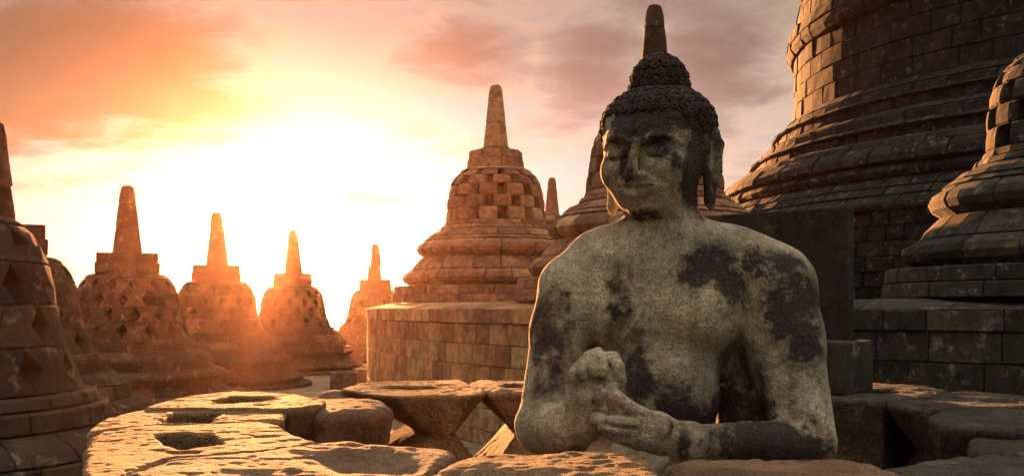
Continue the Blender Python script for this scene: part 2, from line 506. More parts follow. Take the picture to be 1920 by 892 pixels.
def lathe(name, prof, mat, parent=None, n=48, smooth=True):
    V = []; F = []
    for r, z in prof:
        for k in range(n):
            a = 2 * math.pi * k / n
            V.append((r * math.cos(a), r * math.sin(a), z))
    for j in range(len(prof) - 1):
        for k in range(n):
            a = j * n + k; b = j * n + (k + 1) % n
            F.append((a, b, b + n, a + n))
    F.append(tuple(range(n))[::-1]); F.append(tuple(range((len(prof) - 1) * n, len(prof) * n)))
    return mesh_py(name, V, F, mat, parent, smooth)


def box_block(x0, x1, y0, y1, z0, z1, bev=0.012, taper=0.0, jit=0.003):
    """a bevelled squared stone (taper draws the top in)"""
    cx, cy = (x0 + x1) / 2, (y0 + y1) / 2
    V = []; F = []
    lv = [(z0, bev, 0), (z0 + bev, 0, 0), (z1 - bev, 0, 1), (z1, bev, 1)]
    for z, ins, top in lv:
        s = 1 - taper * top
        a0, a1 = cx + (x0 - cx) * s + ins, cx + (x1 - cx) * s - ins
        b0, b1 = cy + (y0 - cy) * s + ins, cy + (y1 - cy) * s - ins
        for (x, y) in ((a0 + bev, b0), (a1 - bev, b0), (a1, b0 + bev), (a1, b1 - bev), (a1 - bev, b1), (a0 + bev, b1), (a0, b1 - bev), (a0, b0 + bev)):
            V.append((x + random.uniform(-jit, jit), y + random.uniform(-jit, jit), z))
    for j in range(3):
        for i in range(8):
            a = j * 8 + i; b = j * 8 + (i + 1) % 8
            F.append((a, b, b + 8, a + 8))
    F.append(tuple(range(8))[::-1]); F.append(tuple(range(24, 32)))
    return V, F


def spire(root, z0, z1, r0, r1, mat, sides=8):
    """tapering octagonal pinnacle of three drums with a rounded tip"""
    n = 3; zs = [z0, z0 + (z1 - z0) * 0.38, z0 + (z1 - z0) * 0.72, z1]
    rot = random.uniform(0, 1)
    for i in range(n):
        a, b = zs[i] + (0.004 if i else 0), zs[i + 1]
        f = lambda z: r0 + (r1 - r0) * (z - z0) / (z1 - z0)
        pr = [(f(a) - .012, a), (f(a), a + .012), (f((a + b) / 2) + .003, (a + b) / 2), (f(b), b - .012), (f(b) - .012, b)]
        if i == n - 1: pr = pr[:3] + [(f(b) + .002, b - .07), (f(b) - .012, b - .03), (f(b) - .045, b - 0.004), (0.02, b)]
        V = []; F = []
        N = 16
        for r, z in pr:
            for k in range(N):
                t = 2 * math.pi * k / N + rot * .1
                rr = r * (1.0 - 0.035 * (k % 2)) + random.uniform(-.003, .003)
                V.append((rr * math.cos(t), rr * math.sin(t), z))
        for j in range(len(pr) - 1):
            for k in range(N):
                p = j * N + k; q = j * N + (k + 1) % N
                F.append((p, q, q + N, p + N))
        F.append(tuple(range(N))[::-1]); F.append(tuple(range((len(pr) - 1) * N, len(pr) * N)))
        mesh_py('spire_drum', V, F, mat, root)


def course(root, name, prof, n, r_in, mat, var=0.25, gap=0.004, pinch=None, start=None, ncol=3, jit=0.004, bev=0.012, spans=None):
    rm = max(p[0] for p in prof)
    for (a, b) in (spans or splits(n, var, start)):
        V, F = curved_block(prof, r_in, a + gap / rm, b - gap / rm, pinch, ncol, bev, jit)
        mesh_py(name, V, F, mat, root)


def bulge(r, z0, z1, out, k=5):
    return [(r + out * math.sin(math.pi * (0.12 + 0.76 * i / (k - 1))), z0 + (z1 - z0) * i / (k - 1)) for i in range(k)]


def lower_stupa(loc, label, mat):
    """perforated stupa of the lower terrace: diamond openings, square cap; heights are given from the eye level"""
    root = empty('perforated_stupa', loc, label, 'stupa', 'perforated stupas with diamond openings on the lower terrace')
    z = lambda q: q + 1.70
    g = 0.003
    def c(prof, n, rin, **kw):
        course(root, kw.pop('name', 'base_stone'), [(r, z(q)) for r, q in prof], n, rin, mat, **kw)
    c([(2.02, -1.70), (2.00, -1.585)], 22, 1.5)
    c(bulge(1.66, -1.58, -1.385, .19), 20, 1.3, ncol=4)
    c([(1.66, -1.38), (1.60, -1.30), (1.50, -1.225)], 18, 1.2)
    c(bulge(1.44, -1.22, -1.005, .19), 18, 1.1, ncol=4)
    c([(1.40, -1.0), (1.385, -.855)], 17, 1.0)
    c([(1.37, -.85), (1.32, -.78), (1.20, -.705)], 16, .95)
    c([(1.17, -.70), (1.16, -.585)], 15, .85)
    c([(1.09, -.58), (1.07, -.507)], 14, .80)
    N = 14
    rows = [(-.506, -.232, 1.00, .955, .90), (-.233, .018, .895, .865, .845), (.017, .268, .84, .825, .80), (.267, .501, .795, .75, .665)]
    st = random.uniform(0, 1)
    for i, (a, b, r0, r1, r2) in enumerate(rows):
        s = st + (i % 2) * math.pi / N
        sp = [(s + 2 * math.pi * k / N, s + 2 * math.pi * (k + 1) / N) for k in range(N)]
        pw = 0.094
        prof = [(r0, a), (r0 * .6 + r1 * .4, a + (b - a) * .18), (r1, (a + b) / 2), (r2 * .6 + r1 * .4, b - (b - a) * .18), (r2, b)]
        c(prof, N, r2 - .20, name='bell_stone', spans=sp, pinch=[0, 0.015, pw, 0.015, 0], ncol=4)
    c([(.665, .5005), (.60, .555), (.50, .585)], 8, .2, name='shoulder_stone')
    # square cap of two courses, four stones each laid pinwheel fashion
    for (a, b, w0, w1) in ((.57, .745, .50, .49), (.75, .90, .475, .465)):
        for k in range(4):
            V, F = box_block(-w0, w0 * .28, -w0, -w0 * .28, z(a), z(b), taper=0.0)
            o = mesh_py('cap_stone', V, F, mat, root); o.rotation_euler = (0, 0, k * math.pi / 2)
        V, F = box_block(-w0 * .27, w0 * .27, -w0 * .27, w0 * .27, z(a), z(b))
        mesh_py('cap_stone', V, F, mat, root)
    spire(root, z(.90), z(2.05), .235, .105, mat)
    # the figure seated inside, seen only as dark through the openings
    lathe('seated_figure', [(.52, z(-.52)), (.55, z(-.40)), (.42, z(-.26)), (.30, z(-.18)), (.33, z(.02)), (.36, z(.14)), (.20, z(.22)), (.10, z(.25)), (.13, z(.33)), (.12, z(.44)), (.05, z(.50))], M['brown'], root, 20)
    lathe('footing', [(1.5, z(-1.69)), (1.42, z(-1.2)), (1.1, z(-.86)), (.9, z(-.52))], M['core'], root, 32)
    return root


def upper_stupa(loc, label, mat):
    """perforated stupa of the upper terrace: square openings, eight-sided cap; heights from the eye level"""
    root = empty('perforated_stupa', loc, label, 'stupa', 'perforated stupas with square openings on the upper terrace')
    z = lambda q: q - .09
    def c(prof, n, rin, **kw):
        course(root, kw.pop('name', 'base_stone'), [(r, z(q)) for r, q in prof], n, rin, mat, **kw)
    c([(1.80, .09), (1.79, .225)], 20, 1.4)
    c([(1.77, .23), (1.76, .365)], 19, 1.35)
    c(bulge(1.45, .37, .635, .17), 19, 1.2, ncol=4, bev=.02)
    c([(1.46, .64), (1.42, .72), (1.30, .855)], 17, 1.1)
    c(bulge(1.20, .86, 1.135, .17), 17, .95, ncol=4, bev=.02)
    c([(1.25, 1.14), (1.20, 1.195)], 16, .95)
    c([(1.17, 1.20), (1.10, 1.27), (.99, 1.325)], 15, .8)
    c([(.97, 1.33), (.95, 1.395)], 14, .7)
    c([(.90, 1.40), (.885, 1.475)], 12, .62)
    N = 11
    rows = [(1.474, 1.688, .875, .855), (1.687, 1.888, .85, .835), (1.887, 2.078, .83, .80), (2.077, 2.228, .79, .735), (2.227, 2.341, .72, .62)]
    st = random.uniform(0, 1)
    for i, (a, b, r0, r1) in enumerate(rows):
        s = st + (i % 2) * math.pi / N
        w = 2 * math.pi / N * (.315 + .01 * i)
        sp = [(s + 2 * math.pi * k / N - w, s + 2 * math.pi * k / N + w) for k in range(N)]
        c([(r0, a), ((r0 + r1) / 2 + .008, (a + b) / 2), (r1, b)], N, r1 - .2, name='bell_stone', spans=sp, ncol=4, gap=0, bev=.018)
    c([(.62, 2.34), (.55, 2.40)], 8, .1, name='shoulder_stone')
    for (a, b, w) in ((2.40, 2.56, .505), (2.565, 2.71, .475)):
        sp = [(math.pi / 4 * k + .2, math.pi / 4 * (k + 1) + .2) for k in range(8)]
        for (t0, t1) in sp:
            V, F = curved_block([(w, z(a)), (w - .01, z(b))], .1, t0 + .01, t1 - .01, None, 2, .012, .003)
            mesh_py('cap_stone', V, F, mat, root)
    lathe('seated_figure', [(.60, z(1.46)), (.60, z(1.60)), (.48, z(1.72)), (.44, z(1.80)), (.46, z(2.0)), (.38, z(2.12)), (.22, z(2.16)), (.20, z(2.30)), (.12, z(2.39))], M['brown'], root, 20)
    lathe('cap_core', [(.3, z(2.3)), (.3, z(2.705))], M['core'], root, 12)
    lathe('spire_foot', [(.245, z(2.70)), (.25, z(2.73)), (.245, z(2.775)), (.20, z(2.78))], mat, root, 16, False)
    spire(root, z(2.775), z(3.87), .215, .105, mat)
    lathe('footing', [(1.4, z(.10)), (1.3, z(.4)), (1.0, z(.9)), (.75, z(1.46))], M['core'], root, 32)
    return root


def children(o): return [c for c in o.children]


def copy_tree(o, loc, rz, label, dark=()):
    r = o.copy(); COL.objects.link(r); r.location = loc; r.rotation_euler = (0, 0, rz); r['label'] = label
    for ch in CH[o.name]:
        c = ch.copy(); COL.objects.link(c); c.parent = r
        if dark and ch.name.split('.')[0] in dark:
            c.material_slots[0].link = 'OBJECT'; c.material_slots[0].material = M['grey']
    return r


# ---------------------------------------------------------------- setting
GZ = -1.70
CEN = (12.8, 20.9)
WR = 15.68

def disc_ring(r0, r1, z, n=96):
    V = []; F = []
    for r in (r0, r1):
        for k in range(n):
            a = 2 * math.pi * k / n; V.append((r * math.cos(a), r * math.sin(a), z))
    for k in range(n):
        F.append((k, k + n, (k + 1) % n + n, (k + 1) % n))
    return V, F

# plain far below
V = []; F = []
N = 64
rr = [0, 60, 200, 800, 1500, 2300]
for r in rr:
    for k in range(N):
        a = 2 * math.pi * k / N
        V.append((r * math.cos(a), r * math.sin(a), -30.0))
for j in range(len(rr) - 1):
    for k in range(N):
        a = j * N + k; b = j * N + (k + 1) % N
        F.append((a, a + N, b + N, b))
tag(mesh_py('ground', V, F, M['plain']), kind='structure')

# body of the monument under the terraces, stepping down to the plain
body = lathe('terrace_mound', [(60, -29.99), (60, -24), (54, -24), (54, -18), (48, -18), (48, -12), (42, -12), (42, -7), (33, -7), (33, -3.6), (25.2, -3.6), (25.2, GZ - .06)], M['core'], None, 96, False)
body.location = (CEN[0], CEN[1], 0); tag(body, kind='structure')
V, F = disc_ring(0.0, 25.3, 0)
fl = lathe('terrace_floor', [(25.3, GZ - .055), (25.35, GZ - .01), (25.3, GZ)], M['floor'], None, 128, False)
fl.location = (CEN[0], CEN[1], 0); tag(fl, kind='structure')
# paving stones of the walk between the stupas and the wall (as far as they can be told apart)
pave = []
for i in range(60):
    y0 = 9.0 + i * 0.42
    x = -5.4 + random.uniform(0, .3)
    while x < 0.2:
        w = random.uniform(.45, .95)
        cx, cy = x + w / 2, y0 + .2
        d = math.hypot(cx - CEN[0], cy - CEN[1])
        if WR + .35 < d < 20.3 and 9 < cy < 31:
            pave.append((x, w, y0))
        x += w
pave = [p for p in pave if p[2] > 17][:290]
for (x, w, y0) in pave:
    V, F = box_block(-w / 2 + .008, w / 2 - .008, -.20, .20, 0.004, .022 + random.uniform(0, .012), bev=.008)
    o = mesh_py('paving_stone', V, F, M['floor'], fl)
    o.location = (x + w / 2 - CEN[0], y0 + .21 - CEN[1], GZ)

# upper terrace floor
uf = lathe('upper_terrace_floor', [(WR - .50, GZ), (WR - .50, .074), (WR - .52, .078)], M['floor'], None, 128, False)
uf.location = (CEN[0], CEN[1], 0); tag(uf, kind='structure')


def emit_stones(root, stones, mat, limit, score):
    """the stones that show largest as parts, the rest as one part"""
    stones.sort(key=score)
    for name, (V, F) in stones[:limit]:
        t = math.degrees(math.atan2(V[0][1], V[0][0])) % 360
        mesh_py(name, V, F, M['grey'] if root.name == 'terrace_wall' and random.random() < (t - 215) / 9 else mat, root)  # light along the wall put into colour: glow-toned left, grey right
    AV = []; AF = []
    for name, (V, F) in stones[limit:]:
        o = len(AV); AV += V; AF += [tuple(i + o for i in f) for f in F]
    if AV:
        s = mesh_py('remaining_masonry', AV, AF, mat, root); s['kind'] = 'stuff'


def stone_score(root_xy):
    def f(s):
        V = s[1][0]
        n = len(V)
        x = sum(v[0] for v in V) / n + root_xy[0]; y = sum(v[1] for v in V) / n + root_xy[1]
        az = math.degrees(math.atan2(x, y))
        d = math.hypot(x, y)
        pen = 0 if -9.5 < az < 27.5 else 200
        # faces turned away from the camera
        nx, ny = x - root_xy[0], y - root_xy[1]
        if nx * x + ny * y > 0: pen += 400
        if 4.5 < az < 17 and len(s) > 2: pen += 40
        return d + pen
    return f


# terrace wall
wall = empty('terrace_wall', (CEN[0], CEN[1], GZ), 'curved terrace wall of squared stone blocks with a sloping coping, behind the statue', 'wall')
rows = [(-1.70, -1.525), (-1.52, -1.255), (-1.25, -.985), (-.98, -.72), (-.715, -.455), (-.45, -.195)]
stones = []
a_lo, a_hi = math.radians(135), math.radians(300)
def wall_row(z0, z1, prof, wmin, wmax, rin, nm, jit=.004):
    t = a_lo + random.uniform(0, .02)
    while t < a_hi:
        near = min(1.0, max(0.0, (math.degrees(t) - 205) / 35))
        w = random.uniform(wmin, wmax) * (1 + .55 * near) / WR
        V, F = curved_block(prof, rin, t + .003 / WR, t + w - .003 / WR, None, 3, .010, jit)
        stones.append((nm, (V, F)))
        t += w
for (a, b) in rows:
    wall_row(a, b, [(WR + .00, a - GZ), (WR + .00, b - GZ - .002)], .19, .42, WR - .25, 'wall_stone', .006)
wall_row(0, 0, [(WR + .035, -.19 - GZ), (WR + .035, -.018 - GZ)], .22, .5, WR - .2, 'coping_front', .004)
stones_c = stones; 
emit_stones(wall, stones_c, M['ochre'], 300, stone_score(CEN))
# sloping coping slabs on top
stones = []
t = a_lo
while t < a_hi:
    w = random.uniform(.30, .55) * (1 + .6 * min(1.0, max(0.0, (math.degrees(t) - 205) / 35))) / WR
    g = .003 / WR
    r0, r1 = WR + .03, WR - .46
    V = []
    for (r, zt) in ((r0, -.013), (r0 - .012, -.003), (r1, .082)):
        for tt in (t + g, t + w / 2, t + w - g):
            V.append((r * math.cos(tt), r * math.sin(tt), zt - GZ + random.uniform(-.004, .004)))
    nb = len(V)
    for r in (r0, r1):
        for tt in (t + g, t + w / 2, t + w - g):
            V.append((r * math.cos(tt), r * math.sin(tt), -.016 - GZ))
    F = []
    for j in range(2):
        for i in range(2):
            p = j * 3 + i; F.append((p, p + 3, p + 4, p + 1))
    F += [(nb, nb + 1, 1, 0), (nb + 1, nb + 2, 2, 1), (nb, 0, 3, 6, nb + 3), (nb + 2, nb + 5, 8, 5, 2), (nb + 3, 6, 7, nb + 4), (nb + 4, 7, 8, nb + 5)]
    stones.append(('coping_slab', (V, F)))
    t += w
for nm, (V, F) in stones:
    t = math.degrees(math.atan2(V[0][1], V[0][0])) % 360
    mesh_py(nm, V, F, M['grey'] if random.random() < (t - 215) / 9 else M['ochre'], wall)  # coping takes the same painted light, from glow-toned to grey
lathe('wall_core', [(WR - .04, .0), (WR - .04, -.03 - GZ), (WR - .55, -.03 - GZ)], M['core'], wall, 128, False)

# ---- the main stupa
main = empty('main_stupa', (CEN[0], CEN[1], .078), 'huge dark bell-shaped main stupa rising beyond the right edge of the photo', 'stupa')
ms = []
z = lambda q: q - .078
def mcourse(prof, rin=None, w=.42, nm='stupa_stone', jit=.010, bev=.020, rad=.014):
    rm = sum(p[0] for p in prof) / len(prof)
    rin = rin or rm - .5
    t = random.uniform(0, .05)
    pr = [(r, z(q)) for r, q in prof]
    while t < 2 * math.pi + .0:
        ww = random.uniform(w * .75, w * 1.45) / rm
        fine = math.radians(150) < t < math.radians(290)
        if not fine: ww = w * 2.2 / rm
        t1 = min(t + ww, 2 * math.pi + .04)
        o_ = random.uniform(-rad, rad) if fine else 0
        V, F = curved_block([(r + o_, q) for r, q in pr], rin, t + .006 / rm, t1 - .006 / rm, None, 3, bev, jit if fine else .002)
        ms.append((nm, (V, F)))
        t += ww
zz = .08
for k in range(6):
    mcourse([(8.85 - .0 * k, zz), (8.85, zz + .235)], w=.40); zz += .24
mcourse([(8.92, zz), (8.92, zz + .10)], w=.5); zz += .105                      # 1.625
for k in range(3):
    mcourse([(8.80 - .17 * k, zz), (8.66 - .17 * k, zz + .145)], w=.38); zz += .15   # lotus slope
mcourse(bulge(8.05, 2.08, 2.36, .20), w=.40)
mcourse([(8.25, 2.365), (8.22, 2.50), (8.08, 2.66)], w=.45)
mcourse([(7.95, 2.665), (7.85, 2.80), (7.72, 2.86)], w=.45)
mcourse([(7.55, 2.865), (7.52, 3.05)], w=.45)
mcourse([(7.62, 3.055), (7.56, 3.14)], w=.5)
mcourse([(7.42, 3.145), (7.40, 3.32)], w=.45)
mcourse([(7.34, 3.325), (7.12, 3.47)], w=.45)
mcourse([(7.06, 3.475), (7.03, 3.66)], w=.45)
mcourse([(7.12, 3.665), (7.08, 3.73)], w=.5)
mcourse([(6.93, 3.735), (6.88, 3.90)], w=.45)
mcourse([(6.86, 3.905), (6.72, 4.06)], w=.5)
zz = 4.065
for k in range(4):
    mcourse([(6.64 - .01 * k, zz), (6.63 - .01 * k, zz + .357)], w=.62, rad=.022); zz += .3625
mcourse([(6.70, zz), (6.76, zz + .12), (6.76, zz + .26)], w=.5); zz += .265
mcourse([(6.76, zz), (6.72, zz + .24), (6.64, zz + .30)], w=.5); zz += .305
dome = [(6.58, 6.08)]
for k in range(1, 16):
    a = k / 16 * math.pi / 2
    dome.append((6.58 * math.cos(a) ** .80, 6.08 + 4.0 * math.sin(a)))
for k in range(len(dome) - 1):
    (ra, za), (rb, zb) = dome[k], dome[k + 1]
    if zb - za > .42:
        rc, zc = (ra + rb) / 2 + .01, (za + zb) / 2
        mcourse([(ra, za), (rc, zc - .004)], w=.5); mcourse([(rc, zc), (rb, zb - .004)], w=.5)
    else:
        mcourse([(ra, za), (rb, zb - .004)], rin=max(rb - .6, .1), w=.5)
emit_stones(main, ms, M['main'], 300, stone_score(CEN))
lathe('inner_mass', [(8.7, 0), (8.7, z(1.60)), (8.2, z(2.05)), (7.8, z(2.6)), (7.2, z(3.2)), (6.6, z(3.9)), (6.5, z(6.0))] +
      [(r - .12, z(q) - .1) for r, q in dome[1:]], M['core'], main, 96)
V, F = box_block(-1.5, 1.5, -1.5, 1.5, z(9.95), z(11.3), .05)
mesh_py('cap_block', V, F, M['grey'], main)
lathe('crown_spire', [(.75, z(11.3)), (.72, z(11.5)), (.40, z(14.0)), (.2, z(14.1))], M['grey'], main, 8, False)

# ---- perforated stupas
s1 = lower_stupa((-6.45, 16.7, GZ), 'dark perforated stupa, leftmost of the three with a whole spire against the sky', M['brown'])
s1.rotation_euler = (0, 0, .37)
c0 = upper_stupa((-.28, 17.3, .09), 'large perforated stupa with square openings in full view left of the stone Buddha', M['russet'])
CH = {}
for o in list(COL.objects):
    if o.parent is not None: CH.setdefault(o.parent.name, []).append(o)
for (px, D, rz, lb) in (
        (406, 21.4, 1.85, 'perforated stupa second of the row, sky showing through its diamond openings'),
        (549, 26.3, 3.35, 'glowing orange perforated stupa third of the row, nearest left of the bright gap'),
        (704, 32.0, .1, 'smallest and farthest perforated stupa, at the end of the row above the curved wall'),
        (-6, 11.0, 5.18, 'dark perforated stupa partly hidden behind the one at the left edge'),
        (-180, 6.0, 3.6, 'nearest dark perforated stupa, cut off by the left edge of the photo')):
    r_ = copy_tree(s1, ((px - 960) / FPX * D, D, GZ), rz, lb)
    lx, ly = random.uniform(-.013, .013), random.uniform(-.013, .013)
    for ch in [o for o in COL.objects if o.parent == r_ and o.name.startswith('spire_drum')]: ch.rotation_euler = (lx, ly, random.uniform(0, 3))
for (px, D, rz, lb) in (
        (1227, 12.75, 1.9, 'perforated stupa directly behind the Buddha, its spire above the head'),
        (1035, 29.6, 3.1, 'tiny far stupa whose spire shows between the large stupa and the one behind the Buddha'),
        (2040, 9.25, 4.7, 'dark perforated stupa cut off by the right edge of the photo')):
    copy_tree(c0, ((px - 960) / FPX * D, D, .09), rz, lb, ('spire_drum', 'spire_foot', 'cap_stone') if px == 1227 else (('bell_stone', 'cap_stone', 'spire_drum', 'shoulder_stone', 'base_stone') if px == 2040 else ()))  # spire and cap behind the statue darkened: backlit silhouette put into colour


# ---- hollow stone blocks on the walk
def hollow_block(px, D, w, h, label, rz):
    x = (px - 960) / FPX * D
    root = empty('hollow_stone_block', (x, D, GZ), label, 'stone block', 'hollow stone blocks on the walk', rz)
    t = .11
    for (a, b, c_, d_) in ((-w / 2, w / 2, -w / 2, -w / 2 + t), (-w / 2, w / 2, w / 2 - t, w / 2), (-w / 2, -w / 2 + t, -w / 2 + t, w / 2 - t), (w / 2 - t, w / 2, -w / 2 + t, w / 2 - t)):
        V, F = box_block(a, b, c_, d_, .02, h, .012)
        mesh_py('side_stone', V, F, M['block'], root)
    return root
hollow_block(645, 20.6, .54, .38, 'low hollow square stone block standing in front of the curved wall, the nearer one', .12)
hollow_block(682, 22.0, .46, .37, 'low hollow square stone block half hidden behind the nearer one', .3)


# ---------------------------------------------------------------- ring of rim stones round the statue
def poly_dist(x, y, poly):
    """signed distance to a closed polygon"""
    d = np.full(x.shape, 1e9, dtype=np.float32); s = np.ones(x.shape, dtype=np.float32)
    n = len(poly)
    for i in range(n):
        ax, ay = poly[i]; bx, by = poly[i - 1]
        ex, ey = bx - ax, by - ay; wx, wy = x - ax, y - ay
        t = np.clip((wx * ex + wy * ey) / max(ex * ex + ey * ey, 1e-9), 0, 1)
        qx, qy = wx - ex * t, wy - ey * t
        d = np.minimum(d, qx * qx + qy * qy)
        c1 = y >= ay; c2 = y < by; c3 = ex * wy > ey * wx
        fl = (c1 & c2 & c3) | (~c1 & ~c2 & ~c3)
        s = np.where(fl, -s, s)
    return s * np.sqrt(d)


RING_C = np.array((.50, 2.80))


def top_pt(px, py, zt):
    D = -zt * FPX / (py - HORIZON)
    return ((px - 960) / FPX * D, D)


def rim_stone(outline, zt, hgt, mat, label, name='rim_stone', waist=.62, holes=(), rnd=.03, rough=.008, basin=None, h=.0068, tilt=0.0,
              waist_at=.5, plan=False, axis=None, wshift=0.0):
    pts = [p if plan else top_pt(p[0], p[1], zt) for p in outline]
    pts = np.array(pts)
    c = pts.mean(axis=0)
    rad = c - RING_C; rad /= np.linalg.norm(rad); tan = np.array((rad[1], -rad[0]))
    if axis is not None: tan = np.array(axis, float); tan /= np.linalg.norm(tan)
    rad = np.array((-tan[1], tan[0]))
    loc = [((p - c) @ tan, (p - c) @ rad) for p in pts]
    lx = [p[0] for p in loc]; ly = [p[1] for p in loc]
    m = .04; rnd = rnd * .7
    gx = np.arange(min(lx) - m, max(lx) + m, h); gy = np.arange(min(ly) - m, max(ly) + m, h); gz = np.arange(-hgt - .03, .05, h)
    X, Y, Z = np.meshgrid(gx, gy, gz, indexing='ij')
    X = X.astype(np.float32); Y = Y.astype(np.float32); Z = Z.astype(np.float32)
    u = np.clip(-Z / hgt, 0, 1)
    s = 1 - (1 - waist) * np.clip(1 - np.abs(u - waist_at) / (.5 * .92), 0, 1)
    sr = 1 - .10 * np.clip(1 - np.abs(u - .5) / .5, 0, 1)
    mx = (max(lx) + min(lx)) / 2
    px = (X - mx - wshift * (1 - s) / max(1 - waist, 1e-3)) / s + mx; py = Y / sr
    W = np.stack([X * tan[0] + Y * rad[0] + c[0], X * tan[1] + Y * rad[1] + c[1], Z], axis=-1)
    big = fbm(W, 5.0, 2)
    d2 = poly_dist(px, py, loc) * np.minimum(s, sr) + rnd + big * rough * .8
    dz = np.abs(Z + hgt / 2) - hgt / 2 + rnd
    dz = np.where(Z > -hgt / 2, dz + big * rough * .32 + tilt * X, dz)
    F = np.minimum(np.maximum(d2, dz), 0) + np.sqrt(np.maximum(d2, 0) ** 2 + np.maximum(dz, 0) ** 2) - rnd
    for hp in holes:
        hp, depth = hp
        q = [np.array(top_pt(a, b, zt)) - c for a, b in hp]
        q = [(p @ tan, p @ rad) for p in q]
        dh = poly_dist(X, Y, q) + fbm(W, 12, 2) * .0045
        g = np.maximum(dh - .008, -(Z + depth + fbm(W, 9, 2) * .012))
        k = .009; a_, b_ = F, -g
        hh = np.clip(.5 - .5 * (a_ - b_) / k, 0, 1)
        F = a_ * (1 - hh) + b_ * hh + k * hh * (1 - hh)
    if basin:
        for (bx, by, ra, rb, dep) in basin:
            q = np.array(top_pt(bx, by, zt)) - c
            bx_, by_ = q @ tan, q @ rad
            e = ((X - bx_) / ra) ** 2 + ((Y - by_) / rb) ** 2
            F = F + dep * np.exp(-e * 1.6) * np.clip(1 + Z / .12, 0, 1)
    # fracture lines and crisp flakes
    crk = vnoise(W + 3.7, 4.2) + .25 * vnoise(W, 19.0)
    F = F + np.clip(1 - np.abs(crk) * 22, 0, 1) * .0045
    stp = fbm(W + 9.1, 7.0, 2); F = F + np.clip((stp - .62) * 12, 0, 1) * .0035
    F = F + fbm(W, 26.0, 3, .7) * rough * .20
    pits = vnoise(W, 55.0); F = F + np.clip(pits - .35, 0, 1) * rough * .45
    Vv, Q = surface_nets(F.astype(np.float32), (gx[0], gy[0], gz[0]), h)
    Wv = np.stack([Vv[:, 0] * tan[0] + Vv[:, 1] * rad[0], Vv[:, 0] * tan[1] + Vv[:, 1] * rad[1], Vv[:, 2]], axis=-1)
    if tan[0] * rad[1] - tan[1] * rad[0] < 0: Q = Q[:, ::-1]
    o = mesh_np(name, Wv, Q, mat, None, True)
    o.location = (c[0], c[1], zt)
    return tag(o, label, 'stone block', 'rim stones of the opened stupa')


def rect(x0, x1, y0, y1): return [(x0, y0), (x1, y0), (x1, y1), (x0, y1)]

rim_stone([(262, 763), (306, 749), (355, 739), (436, 732), (480, 732), (566, 738), (612, 749), (606, 758), (545, 767), (493, 767), (370, 765)], -.285, .30, M['rim'],
          'sunlit rim stone with one long oval hole, farthest at the left of the ring', waist=.70,
          holes=[([(398, 749), (440, 741.5), (500, 742), (520, 746), (480, 754), (420, 756)], .12)])
rim_stone([(161, 812), (180, 790), (199, 782), (255, 766), (395, 764), (493, 768), (541, 772), (529, 786), (490, 789), (287, 795), (196, 806)], -.293, .31, M['rim'],
          'broad rim stone with a squarish hole, behind the largest one at left', waist=.85, rnd=.022,
          holes=[([(306, 791), (332, 773), (408, 772), (392, 790)], .13)])
rim_stone([(154, 850), (160, 822), (196, 807), (287, 796), (490, 790), (526, 797), (545, 811), (602, 825), (560, 838), (475, 845), (321, 858), (275, 872), (236, 892), (150, 930)], -.293, .33, M['rim'],
          'largest sunlit rim stone in the left foreground with an oval hole', waist=.9, rnd=.024,
          holes=[([(302, 814), (345, 811), (392, 812), (412, 832), (350, 840), (318, 832)], .14)])
rim_stone([(556, 748), (585, 735), (621, 728), (656, 730), (690, 740), (730, 748), (740, 760), (700, 768), (650, 770), (600, 776)], -.300, .34, M['rim_red'],
          'dark rounded rim stone with a worn hollow between two sunlit ones', waist=.96, rnd=.05, basin=[(636, 738, .13, .13, .035)])
rim_stone([(640, 730), (664, 716), (738, 713), (861, 712), (888, 724), (915, 735), (886, 741), (738, 741), (690, 738)], -.293, .31, M['rim'],
          'bright flat-topped hourglass rim stone with a narrow slot, in front of the curved wall', waist=.27, rnd=.018, waist_at=.47, axis=(1, .10), wshift=.07,
          holes=[([(716, 727), (738, 723), (800, 723.5), (822, 728), (770, 730)], .10)])
rim_stone([(877, 721), (897, 711), (955, 709.5), (1075, 713), (1100, 722), (1080, 734), (978, 735), (915, 734)], -.293, .31, M['rim_red'],
          'hourglass rim stone partly hidden behind the statue\'s right arm', waist=.32, rnd=.026, axis=(1, 0),
          holes=[([(937, 723), (955, 718), (1020, 718), (1010, 726), (950, 727)], .10)])
rim_stone([(236, 892), (275, 873), (322, 859), (475, 846), (602, 826), (648, 824), (738, 832), (829, 835), (862, 841), (842, 855), (790, 886), (740, 925), (600, 985), (330, 985)], -.283, .33, M['rim_red'],
          'reddish foreground rim stone with a shallow worn basin, left of centre', waist=.9, rnd=.028, rough=.009,
          basin=[(700, 862, .15, .10, .045), (600, 905, .2, .09, .035)])
rim_stone([(770, 905), (812, 878), (862, 853), (920, 843), (1000, 842), (1150, 848), (1202, 853), (1243, 872), (1262, 905), (1240, 960), (1000, 975), (820, 965)], -.262, .33, M['rim'],
          'rough golden rim stone in the centre foreground below the statue\'s hands', waist=.9, rnd=.03, rough=.013, basin=[(935, 890, .08, .05, .05)])
rim_stone([(1246, 868), (1300, 860), (1450, 859), (1560, 860), (1640, 870), (1700, 890), (1700, 945), (1500, 975), (1300, 960), (1268, 905)], -.268, .33, M['rim_red'],
          'flat reddish rim stone in the foreground below the statue\'s left forearm', waist=.9, rnd=.03, rough=.011)
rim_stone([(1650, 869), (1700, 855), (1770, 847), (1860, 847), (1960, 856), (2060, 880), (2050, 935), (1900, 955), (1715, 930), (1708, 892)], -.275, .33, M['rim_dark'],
          'rounded dark green-grey rim stone in the lower right corner', waist=.9, rnd=.05, rough=.011)
